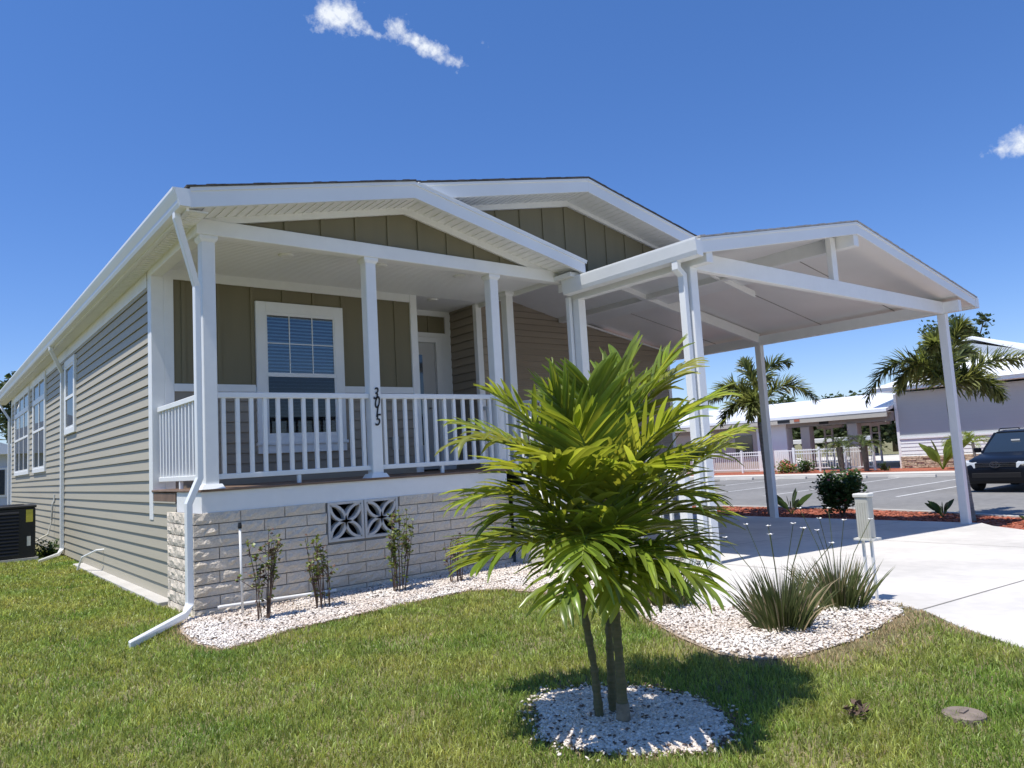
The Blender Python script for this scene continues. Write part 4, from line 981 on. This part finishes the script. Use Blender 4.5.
def bush(name, loc, label, rad, n, mleaf, cat='bush', L=.07, w=.04, group=None, flowers=0, trunk_h=.2):
    o = thing(name, loc, label, cat, group); b = Vector(loc); lv = MB(); st_ = MB(); fl = MB()
    cl = [(Vector((random.gauss(0, .42)*rad[0], random.gauss(0, .42)*rad[1], trunk_h+rad[2]*(1+random.uniform(-.8, .85)))), random.uniform(.22, .42)) for _ in range(22)]
    for c, r in cl[:10]: st_.tube([b, b+Vector((c.x*.4, c.y*.4, c.z*.5)), b+c], [.014, .010, .004], 5)
    for k in range(n):
        c, r = random.choice(cl); d = Vector((random.gauss(0, 1), random.gauss(0, 1), random.gauss(0, 1))).normalized()*r*1.9*rad[0]*random.uniform(.3, 1.05); p = b+c+d
        if p.z < b.z+.02: p.z = b.z+random.uniform(.02, .1)
        leaf(lv, p, L, w)
        if flowers and random.random() < flowers: leaf(fl, p+d*.1, L*.9, w*1.2)
    st_.build('stems', 'twig', o); lv.build('foliage', mleaf, o)
    if fl.v: fl.build('blooms', 'flower', o)
    return o
bush('hibiscus_bush', (13.95, 1.25, -.44), 'dark hibiscus bush with a few red blooms in mulch behind the utility box', (.42, .42, .36), 3800, 'hib', flowers=.02)
def fan_plant(name, loc, label, n, H, m, cat='plant', group=None, w=.06, lean=.8):
    o = thing(name, loc, label, cat, group); V = []; F = []
    for k in range(n):
        a = random.uniform(0, 6.28); d = Vector((math.cos(a)*lean*random.uniform(.2, 1), math.sin(a)*lean*random.uniform(.2, 1), 1)).normalized(); p = Vector(loc)-Vector((0, 0, .01)); lat = d.cross(Vector((math.cos(a+1.4), math.sin(a+1.4), .1))).normalized(); h = H*random.uniform(.6, 1.1); i0 = len(V); q = p
        for j in range(7):
            s_ = j/6; ww = w*.5*(.15 if s_ < .35 else math.sin(math.pi*min(.98, (s_-.3)/.72+.02))**.7); V += [tuple(q-lat*ww), tuple(q+lat*ww)]; q = q+d*h/6; d = (d+Vector((math.cos(a)*.1, math.sin(a)*.1, -.10*s_))).normalized()
        for j in range(6): x = i0+j*2; F.append((x, x+1, x+3, x+2))
    nmesh('leaves', V, F, m, o); return o
fan_plant('bird_of_paradise', (14.2, 2.65, -.44), 'small bird of paradise plant in mulch beside the rear carport post', 13, .70, 'hib', w=.13)
fan_plant('bird_of_paradise', (14.3, -.68, -.44), 'small upright leafy plant in mulch left of the right carport post', 13, .42, 'hib', w=.10)
fan_plant('mulch_seedling', (13.5, -2.5, -.44), 'low wilting plant in red mulch right of the front carport post', 7, .28, 'hib', w=.06, lean=1.3)
fan_plant('mulch_tuft', (14.3, 1.78, -.44), 'tiny grey green tuft in mulch left of the hibiscus bush', 30, .16, 'iris', w=.02)

# ------------------------------------------------------------------ yard furniture
ub = thing('utility_box', (3.80, -4.32, -.01), 'beige metal utility box standing on two thin white legs by the driveway', 'utility box')
x, y, z = 3.80, -4.32, -.01
q = MB().box(x-.045, x+.045, y-.052, y+.052, z+.50, z+.82); q.build('box_body', 'boxmet', ub, .006)
MB().box(x-.053, x+.053, y-.062, y+.062, z+.82, z+.85).build('box_lid', 'boxlid', ub, .006)
MB().box(x-.06, x+.06, y-.085, y+.08, z+.485, z+.50).build('box_base', 'boxlid', ub)
pn = MB()
for k in range(5): pn.box(x-.050, x-.0455, y-.046+k*.019, y-.037+k*.019, z+.50, z+.78)
pn.build('ribbed_front', 'boxmet', ub)
for dy in (-.03, .035): MB().box(x-.012, x+.012, y+dy-.008, y+dy+.008, z-.05, z+.485).build('leg', 'pvc', ub)
sp = thing('sprinkler_riser', (.235, -.30, 0), 'thin white sprinkler pipe with a black head standing before the block skirting', 'sprinkler')
MB().tube([(.245, -.30, -.02), (.235, -.30, .78)], .011, 8).build('riser_pipe', 'pvc', sp, smooth=True)
MB().tube([(.235, -.30, .78), (.235, -.30, .80), (.235, -.30, .835)], [.017, .019, .014], 8).build('sprinkler_head', 'black', sp)
lp = MB().tube([(.08, -.13, .075), (.1, -.13, .08), (1.25, -.10, .05)], .016, 8).build('irrigation_pipe', 'pvc'); tag(lp, 'white pipe lying along the foot of the block skirting', 'pipe')
vl = thing('valve_cover', (1.60, -5.78, .01), 'round brown valve cover set in the lawn at right', 'valve cover')
MB().tube([(1.6, -5.78, -.02), (1.6, -5.78, .026), (1.6, -5.78, .032)], [.088, .088, .078], 28).build('cover_lid', 'rust', vl); MB().box(1.57, 1.63, -5.79, -5.77, .030, .040).build('lid_grip', 'rust', vl)
def clod(name, loc, label, n, r):
    mb = MB()
    for k in range(n): leaf(mb, (loc[0]+random.gauss(0, r), loc[1]+random.gauss(0, r*.6), loc[2]+random.uniform(.01, .05)), .05, .012)
    tag(mb.build(name, 'twig', loc=loc), label, 'dead leaves')
clod('dead_leaves', (1.27, -5.45, .02), 'dark tuft of dead stalks in the grass left of the valve cover', 40, .035)
# air conditioner
ac = thing('air_conditioner', (-.87, 8.4, 0), 'black louvred air conditioning unit on the lawn beside the long side wall', 'air conditioner')
MB().box(-1.26, -.46, 8.0, 8.78, .06, .90).build('cabinet', 'acblack', ac, .012)
MB().box(-1.30, -.42, 7.96, 8.82, .0, .06).build('pad', 'kerb', ac)
MB().box(-1.275, -.445, 7.985, 8.795, .90, .945).build('top_cover', 'acblack', ac, .01)
lo = MB()
for k in range(13): z = .12+k*.058; lo.hexa([(-1.24, 7.975, z), (-.70, 7.975, z), (-.70, 8.0, z+.004), (-1.24, 8.0, z+.004), (-1.24, 7.985, z+.028), (-.70, 7.985, z+.028), (-.70, 8.0, z+.04), (-1.24, 8.0, z+.04)])
for k in range(13): z = .12+k*.058; lo.hexa([(-1.285, 8.04, z), (-1.26, 8.04, z), (-1.26, 8.74, z), (-1.285, 8.74, z), (-1.275, 8.04, z+.028), (-1.26, 8.04, z+.04), (-1.26, 8.74, z+.04), (-1.275, 8.74, z+.028)])
lo.build('louvres', 'acblack', ac)
MB().box(-.60, -.50, 7.990, 7.999, .66, .87).build('warning_label', 'yellow', ac); MB().box(-.585, -.53, 7.990, 7.999, .26, .42).build('rating_plate', 'boxlid', ac)
MB().tube([(-.86, 8.39, .945), (-.86, 8.39, .965)], [.30, .26], 24).build('fan_guard', 'black', ac)
bush('ground_plant', (-.22, 8.5, .0), 'low green weeds between air conditioner and downspout', (.22, .3, .12), 500, 'hib', cat='plant', L=.05, w=.02, trunk_h=0)
# meter box behind it
mbx = thing('service_cabinet', (-1.45, 12.8, 0), 'grey service cabinet beyond the air conditioner by the wall', 'cabinet')
MB().box(-1.75, -1.15, 12.4, 13.2, 0, 1.25).build('cabinet_body', 'greywall', mbx, .01); MB().box(-1.65, -1.25, 12.38, 12.4, .15, 1.1).build('cabinet_door', 'boxmet', mbx, .004)

# ------------------------------------------------------------------ across the parking lot
ZP = -.27
club = thing('clubhouse', (40, 2, ZP), 'lilac grey clubhouse with white metal roof, pale band and ledge stone base', 'building')
K = lambda mb, n, m, b=0, par=club: mb.build(n, m, par, b)
WX, WY = 34.0, 8.75
K(siding([(-14, 1.15), (WY, 1.15), (WY, 3.2), (-14, 3.2)], lambda u, z, o: (WX-o, u, z), e=.17, lip=.012), 'wall', 'clubwall')
K(siding([(-14, .20), (WY, .20), (WY, 1.10), (-14, 1.10)], lambda u, z, o: (WX-.03-o, u, z), e=.17, lip=.02), 'band', 'clubband')
K(MB().box(WX-.09, WX+.02, -14, WY, 1.08, 1.16), 'band_cap', 'white')
K(MB().box(WX, WX+14, -14, WY, -.4, 3.25), 'wall_core', 'clubwall')
K(MB().box(WX-.06, WX+.05, WY-.02, WY+.10, -.3, 3.2), 'corner_board', 'white')
sb = MB(); random.seed(3)
z = -.33
while z < .19:
    h = random.uniform(.07, .11); u = -14
    while u < WY:
        l = random.uniform(.2, .6); sb.box(WX-.12-random.uniform(0, .05), WX-.02, u, min(u+l-.015, WY), z, z+h-.012); u += l
    z += h
K(sb, 'ledge_stone', 'stone')
# hipped skirt roof and upper gable
EX = WX-.75; EY = WY+.85; EZ = 3.50
K(MB().hexa([(EX, -16, EZ-.16), (EX+18, -16, EZ-.16), (EX+18, EY, EZ-.16), (EX, EY, EZ-.16), (EX, -16, EZ), (EX+18, -16, EZ), (EX+18, EY, EZ), (EX, EY, EZ)]), 'eave', 'white')
K(MB().hexa([(EX-.06, -16, EZ+.002), (EX+18, -16, EZ+.002), (EX+18, EY+.06, EZ+.002), (EX-.06, EY+.06, EZ+.002), (EX+4.2, -12, EZ+1.4), (EX+14, -12, EZ+1.4), (EX+14, EY-3.6, EZ+1.4), (EX+4.2, EY-3.6, EZ+1.4)]), 'hip_roof', 'metalroof')
GX, GY = 36.2, 6.1
K(MB().prism([(GY-3.4, 4.35), (GY+2.2, 4.35), (GY+.0, 5.35), (GY-.0, 5.35)], 'x', GX+.2, GX+12), 'upper_gable', 'clubband')
rfm = MB()
for sg, ww in ((-1, 4.4), (1, 2.6)):
    rfm.prism([(GY, 5.55), (GY+sg*ww, 5.55-ww*.40), (GY+sg*ww, 5.67-ww*.40), (GY, 5.67)], 'x', GX, GX+12)
K(rfm, 'gable_roof', 'metalroof')
ribs = MB()
for k in range(30): x_ = GX+.2+k*.4; ribs.prism([(GY, 5.67), (GY-4.4, 5.67-1.76), (GY-4.4, 5.70-1.76), (GY, 5.70)], 'x', x_, x_+.03)
K(ribs, 'roof_rib', 'white')
# pavilion
pv = thing('pavilion', (36, 16, ZP), 'open pavilion with low white roof on pale columns beside the clubhouse', 'pavilion')
KP = lambda mb, n, m, b=0: mb.build(n, m, pv, b)
PX = 33.2
KP(MB().prism([(PX, 2.42), (PX+5, 3.42), (PX+10, 2.42), (PX+10, 2.56), (PX+5, 3.56), (PX, 2.56)], 'y', WY+.15, 30), 'roof', 'metalroof')
KP(MB().box(PX+.02, PX+.10, WY+.15, 30, 2.18, 2.44), 'fascia', 'beige'); KP(MB().box(PX+.1, PX+9.9, WY+.15, 30, 2.38, 2.42), 'soffit', 'beige')
KP(MB().box(PX+.55, PX+.85, WY+.15, 30, 1.98, 2.38), 'header', 'greywall')
for y_ in (13.1, 10.6): 
    KP(MB().box(PX+.5, PX+.95, y_, y_+.5, ZP, 1.98), 'column', 'beige', .02)
KP(MB().box(PX+.5, PX+1.1, 14.4, 16.2, ZP, 2.3), 'wall_pier', 'clubband', .02)
KP(MB().box(PX+.7, PX+3.5, 16.2, 24, ZP, 2.3), 'room_wall', 'beige')
KP(MB().box(PX+.66, PX+.70, 16.6, 17.7, .55, 1.75), 'room_window', 'glass')
for y_ in (9.3, 12.3):   # lattice posts on the far side
    KP(MB().box(PX+9.2, PX+9.5, y_+3, y_+3.3, ZP, 2.4), 'far_column', 'white')
for y_ in (13.2, 10.7):
    lt = MB().box(PX+3.0, PX+3.08, y_+.0, y_+.08, ZP, 2.0).box(PX+3.0, PX+3.08, y_+.42, y_+.5, ZP, 2.0)
    for k in range(6): lt.box(PX+3.01, PX+3.07, y_+.08, y_+.42, .0+k*.36, .05+k*.36)
    KP(lt, 'lattice_post', 'white')
for a, b in ((12.6, 14.0), (10.1, 11.8)): KP(MB().box(PX+2.9, PX+3.1, a, b, 1.86, 2.0), 'cross_beam', 'white')
KP(MB().box(PX+.53, PX+.548, 12.05, 12.55, 2.05, 2.2), 'hanging_fixture', 'black')
KP(MB().box(PX-.0, PX+.018, 13.85, 14.55, 2.24, 2.38), 'eave_sign', 'black')
KP(MB().box(PX+.0, PX+.018, 13.3, 13.6, 2.26, 2.38), 'eave_marker', 'mulchchip')
# a parked white truck-like shade structure seen through the pavilion
shd = thing('shade_canopy', (47, 20, ZP), 'low white canopy seen through the pavilion opening', 'canopy')
MB().box(45, 49, 17.2, 21.5, 1.05, 1.35).build('canopy_top', 'white', shd, .03)
for y_ in (17.4, 21.2): MB().box(45.1, 45.3, y_, y_+.2, ZP, 1.06).build('leg', 'white', shd)
# picket fence
def fence(y0, y1, label):
    f = thing('picket_fence', (32.5, y0, ZP), label, 'fence', 'white picket fences before the pavilion')
    X = 32.6; n = int((y1-y0)/1.9)+1
    for k in range(n+1):
        y_ = y0+(y1-y0)*k/n; MB().box(X-.045, X+.045, y_-.045, y_+.045, ZP, .93).build('post', 'white', f)
    for k in range(n):
        a = y0+(y1-y0)*k/n+.05; b = y0+(y1-y0)*(k+1)/n-.05; p_ = MB()
        p_.box(X-.02, X+.02, a, b, .78, .83).box(X-.02, X+.02, a, b, -.12, -.07).box(X-.015, X+.015, a, b, .62, .66)
        m_ = int((b-a)/.125)
        for i in range(m_): yy = a+(i+.5)*(b-a)/m_; p_.box(X-.011, X+.011, yy-.011, yy+.011, -.10, .85)
        p_.build('panel', 'white', f)
fence(9.4, 13.4, 'white picket fence between clubhouse corner and the gate'); fence(14.6, 24, 'long white picket fence left of the gate')
gt = thing('pool_gate', (32.6, 14, ZP), 'white picket gate leaning ajar between the two fences', 'gate')
g_ = MB()
for i in range(9): yy = 13.5+i*.125; xx = 32.6+i*.03; g_.box(xx-.012, xx+.012, yy-.012, yy+.012, -.12, .83)
g_.bar((32.6, 13.48, .80), (32.86, 14.55, .80), .04, .05).bar((32.6, 13.48, -.08), (32.86, 14.55, -.08), .04, .05); g_.build('gate_panel', 'white', gt); MB().box(32.56, 32.66, 13.4, 13.48, ZP, .95).build('gate_post', 'white', gt)
# wheel stops
for i, (y_, lb) in enumerate(((6.1, 'concrete wheel stop nearest the clubhouse wall'), (8.8, 'second concrete wheel stop, before the short fence'), (11.5, 'third concrete wheel stop, before the gate'), (14.2, 'concrete wheel stop farthest left'))):
    o = MB().prism([(28.6, -.42), (28.78, -.42), (28.75, -.30), (28.63, -.30)], 'y', y_-.9, y_+.9).build('wheel_stop', 'kerb', None, .01, loc=(28.7, y_, -.42)); tag(o, lb, 'wheel stop', 'wheel stops in the parking lot')
# fence-side palms and shrubs
def small_palm(name, loc, label, H, n, L, m, mt, tr=.11, leaf_n=26, group=None, drp=.9):
    o = thing(name, loc, label, 'palm tree', group); b = Vector(loc); c = b+Vector((random.uniform(-.06, .06), random.uniform(-.06, .06), H))
    trunk(o, [b, b.lerp(c, .5), c], [tr*.8, tr, tr*1.15], mt, rings=1)
    for k in range(n):
        a = 2*math.pi*k/n+random.uniform(-.3, .3); e = random.choice((.2, .55, 1.0)); l = L*random.uniform(.85, 1.1); d = Vector((math.cos(a), math.sin(a), 0))
        mid = c+d*l*.5*math.cos(e)+Vector((0, 0, l*.75*math.sin(e)+.1)); tip = c+d*l*(.95*math.cos(e)+.15)+Vector((0, 0, l*.75*math.sin(e)-drp*l*.45))
        make_frond(o, c, mid, tip, m, rr=.012, n=leaf_n, L=.26, w=.022, droop=.4, spread=.8, segs=2, start=.12, jit=.15)
    return o
random.seed(21)
small_palm('date_palm', (31.6, 10.45, ZP), 'left of two dark trunked date palms before the fence', 1.15, 17, 1.05, 'date', 'bark', .13, group='date palms before the picket fence')
small_palm('date_palm', (31.7, 9.35, ZP), 'right of two dark trunked date palms before the fence', 1.15, 17, 1.05, 'date', 'bark', .13, group='date palms before the picket fence')
small_palm('young_palm', (31.8, 4.85, ZP), 'bright yellow green young palm against the pale wall band', 1.05, 12, .95, 'young', 'trunkgrey', .05, 22)
small_palm('young_palm', (32.2, 5.75, ZP), 'young palm half hidden by bird of paradise near the stone base', 1.0, 9, .7, 'young', 'trunkgrey', .05, 18)
fan_plant('bird_of_paradise', (31.9, 6.2, ZP), 'large arching bird of paradise before the clubhouse stone base', 16, 1.75, 'young', w=.30, lean=.7)
bush('hedge_bush', (31.6, 13.3, ZP), 'low reddish bush left of the date palms', (.45, .45, .25), 500, 'leafb', L=.1, w=.06, trunk_h=0, group='low bushes before the picket fence', flowers=.25)
bush('hedge_bush', (31.6, 12.3, ZP), 'low green bush next to the date palms', (.40, .45, .27), 500, 'hib', L=.1, w=.06, trunk_h=0, group='low bushes before the picket fence')
bush('hedge_bush', (31.8, 8.6, ZP), 'small round bush at the end of the short fence', (.18, .18, .16), 160, 'hib', L=.08, w=.05, trunk_h=0, group='low bushes before the picket fence')
bush('hedge_bush', (31.5, 18.2, ZP), 'dark green bush behind the palm fronds at the long fence', (.4, .5, .25), 400, 'hib', L=.1, w=.06, trunk_h=0, group='low bushes before the picket fence')

# ------------------------------------------------------------------ trees far behind
def tree(loc, label, H, rad, n, cl=26, m='tree', L=.35, group='trees behind the clubhouse', name='broadleaf_tree', squash=.6):
    o = thing(name, loc, label, 'tree', group); b = Vector(loc); c0 = b+Vector((0, 0, H*.68))
    MB().tube([b, b+Vector((0, 0, H*.3)), c0], [H*.04, H*.03, H*.012], 8).build('trunk', 'bark', o, smooth=True)
    cs = []; br = MB()
    for k in range(cl):
        d = Vector((random.gauss(0, 1), random.gauss(0, 1), random.gauss(0, 1))).normalized()*random.uniform(.35, 1); c = c0+Vector((d.x*rad, d.y*rad, d.z*rad*squash)); cs.append((c, random.uniform(.16, .34)*rad)); br.tube([b+Vector((0, 0, H*random.uniform(.3, .6))), c], [H*.012, H*.003], 4)
    br.build('limbs', 'bark', o); lv = MB()
    for k in range(n):
        c, r = random.choice(cs); d = Vector((random.gauss(0, 1), random.gauss(0, 1), random.gauss(0, 1)*.7)); d = d.normalized()*r*random.uniform(.4, 1.1); leaf(lv, c+d, L, L*.55)
    lv.build('crown', m, o); return o
random.seed(9)
tree((58, 14.6, ZP), 'dark oak rising above the clubhouse roof behind the foxtail palm', 12.3, 2.7, 2200, L=.28)
tree((62, 33, ZP), 'dense dark tree seen through the middle of the pavilion', 4.6, 4.2, 6500, L=.4, squash=.5)
tree((60, 22.3, ZP), 'dark tree seen through the right pavilion bay', 4.2, 4.0, 6000, L=.4, squash=.5)
tree((60, 42, ZP), 'wide dark tree behind the far left end of the pavilion', 4.6, 5.0, 6500, L=.4, squash=.5)
tree((64, 27.6, ZP), 'dark tree filling the gap behind the date palms', 4.4, 4.4, 6000, L=.4, squash=.5)
tree((70, 27.3, ZP), 'small round crowned pine just left of the clubhouse eave', 6.9, 1.0, 900, 8, L=.3)
tree((71, 25.7, ZP), 'second small pine nearest the clubhouse eave', 6.5, .9, 800, 8, L=.3)
tree((3.2, 34, 0), 'dark tree beyond the end of the house at far left', 6.2, 3.4, 4200, L=.3, group='trees behind the home')
# pale neighbour home at the far left
nb = thing('neighbour_home', (-1.5, 29, 0), 'pale neighbouring home beyond the far end of the side wall', 'house')
MB().box(-6, .9, 27, 34, 0, 2.55).build('wall', 'blue_wall', nb); MB().prism([(-6.5, 2.5), (1.3, 2.5), (1.3, 2.62), (-2.6, 4.0), (-6.5, 2.62)], 'y', 26.6, 34.4).build('roof', 'metalroof', nb)
wnb = MB().box(-.2, .65, 26.96, 27, .9, 2.0).build('window', 'white', nb); MB().box(-.12, .57, 26.94, 26.96, .98, 1.92).build('pane', 'glass', wnb)

# ------------------------------------------------------------------ the parked car
car = thing('parked_car', (0, 0, 0), 'dark navy sport utility vehicle parked nose towards the carport', 'car')
def loft(secs, name, m, par, smooth=True, closed=True):
    mb = MB(); n = len(secs[0]); 
    for s_ in secs: mb.v += [tuple(p) for p in s_]
    for k in range(len(secs)-1):
        for i in range(n): a = k*n+i; b = k*n+(i+1) % n; mb.f.append((a, b, b+n, a+n))
    mb.f.append(tuple(reversed(range(n)))); mb.f.append(tuple((len(secs)-1)*n+i for i in range(n)))
    o = mb.build(name, m, par); md = o.modifiers.new('b', 'BEVEL'); md.width = .03; md.segments = 2; md.limit_method = 'ANGLE'; md.angle_limit = R(25)
    if smooth: o.data.polygons.foreach_set('use_smooth', [True]*len(o.data.polygons))
    return o
# local frame: +x = towards the rear, front bumper at x=0, z=0 ground
def sec(x, hw, zb, zs, zt, hwt):   # half section ring: bottom, shoulder, top
    return [(x, -hw*.94, zb), (x, -hw, zb+.12), (x, -hw, zs-.06), (x, -hw*.97, zs), (x, -hwt, zt), (x, hwt, zt), (x, hw*.97, zs), (x, hw, zs-.06), (x, hw, zb+.12), (x, hw*.94, zb)]
body = loft([sec(.0, .66, .30, .62, .66, .55), sec(.05, .78, .24, .68, .76, .62), sec(.22, .87, .24, .76, .88, .66), sec(.5, .90, .26, .86, .95, .70), sec(1.1, .91, .26, .95, 1.05, .72), sec(1.35, .91, .26, .98, 1.07, .72),
             sec(2.6, .91, .26, 1.02, 1.08, .78), sec(4.0, .90, .26, 1.05, 1.10, .78), sec(4.35, .86, .30, 1.02, 1.06, .74), sec(4.42, .78, .36, .9, .95, .7)], 'body', 'carpaint', car)
def ring4(x, hwb, zb, hwt, zt): return [(x, -hwb, zb), (x, -hwt, zt), (x, hwt, zt), (x, hwb, zb)]
loft([ring4(1.22, .72, 1.05, .70, 1.07), ring4(1.45, .80, 1.04, .71, 1.22), ring4(1.98, .82, 1.04, .635, 1.60), ring4(2.4, .83, 1.04, .63, 1.645), ring4(3.6, .83, 1.06, .62, 1.63), ring4(4.1, .80, 1.08, .60, 1.52), ring4(4.3, .76, 1.08, .62, 1.15)], 'cabin_glass', 'carglass', car)
loft([ring4(1.97, .645, 1.585, .60, 1.63), ring4(2.4, .645, 1.63, .58, 1.68), ring4(3.6, .635, 1.62, .57, 1.67), ring4(4.12, .61, 1.52, .55, 1.55)], 'roof', 'carpaint', car)
for sg in (-1, 1):
    MB().bar((1.25, sg*.765, 1.05), (2.0, sg*.648, 1.60), .07, .05).build('windscreen_pillar', 'carpaint', car, .01)
    MB().bar((2.75, sg*.845, 1.05), (2.72, sg*.65, 1.60), .09, .05).bar((3.75, sg*.84, 1.05), (3.65, sg*.64, 1.60), .11, .05).build('door_pillar', 'carpaint', car, .01)
    MB().tube([(2.05, sg*.56, 1.66), (2.15, sg*.56, 1.72), (3.5, sg*.55, 1.72), (3.6, sg*.55, 1.66)], .018, 8).build('roof_rail', 'black', car, smooth=True)
    MB().box(1.50, 1.62, sg*1.0-.10, sg*1.0+.10, 1.06, 1.20).build('wing_mirror', 'carpaint', car, .03)
    hl = MB().hexa([(-.012, sg*.50, .66), (.13, sg*.86, .68), (.40, sg*.925, .72), (.2, sg*.50, .70), (.02, sg*.50, .80), (.18, sg*.87, .85), (.50, sg*.925, .88), (.3, sg*.50, .87)])
    hl.build('headlight', 'lamp', car, .012)
    MB().tube([(.045, sg*.62, .42), (.03, sg*.62, .42)], .055, 14).build('fog_lamp', 'lamp', car)
    for x_ in (.86, 3.46):
        wh = MB().tube([(x_, sg*.70, .34), (x_, sg*.92, .34)], .34, 26).build('wheel', 'rubber', car, .02)
        MB().tube([(x_, sg*.90, .34), (x_, sg*.928, .34)], .22, 18).build('rim', 'chrome', wh)
gl_ = MB().box(.008, .05, -.50, .50, .68, .80); g2 = gl_.build('grille', 'black', car)
for z_ in (.71, .755, .80): MB().box(-.008, .03, -.49, .49, z_-.008, z_+.008).build('grille_bar', 'chrome', g2)
em = MB()
def ell(mb, rx, rz, cz, t=.010, n=20):
    for k in range(n):
        a0 = 2*math.pi*k/n; a1 = 2*math.pi*(k+1)/n; mb.bar((-.018, rx*math.cos(a0), cz+rz*math.sin(a0)), (-.018, rx*math.cos(a1), cz+rz*math.sin(a1)), .012, t)
ell(em, .12, .082, .757, .022); ell(em, .042, .078, .757, .014); ell(em, .085, .028, .79, .014); em.build('emblem', 'chrome', g2)
MB().box(-.005, .03, -.60, .60, .40, .54).build('lower_intake', 'black', car, .01)
MB().box(1.62, 1.64, -.10, .12, 1.36, 1.40).build('windscreen_tag', 'boxlid', car)
car.location = (20.75, .46, -.42); car.rotation_euler = (0, 0, R(-2))
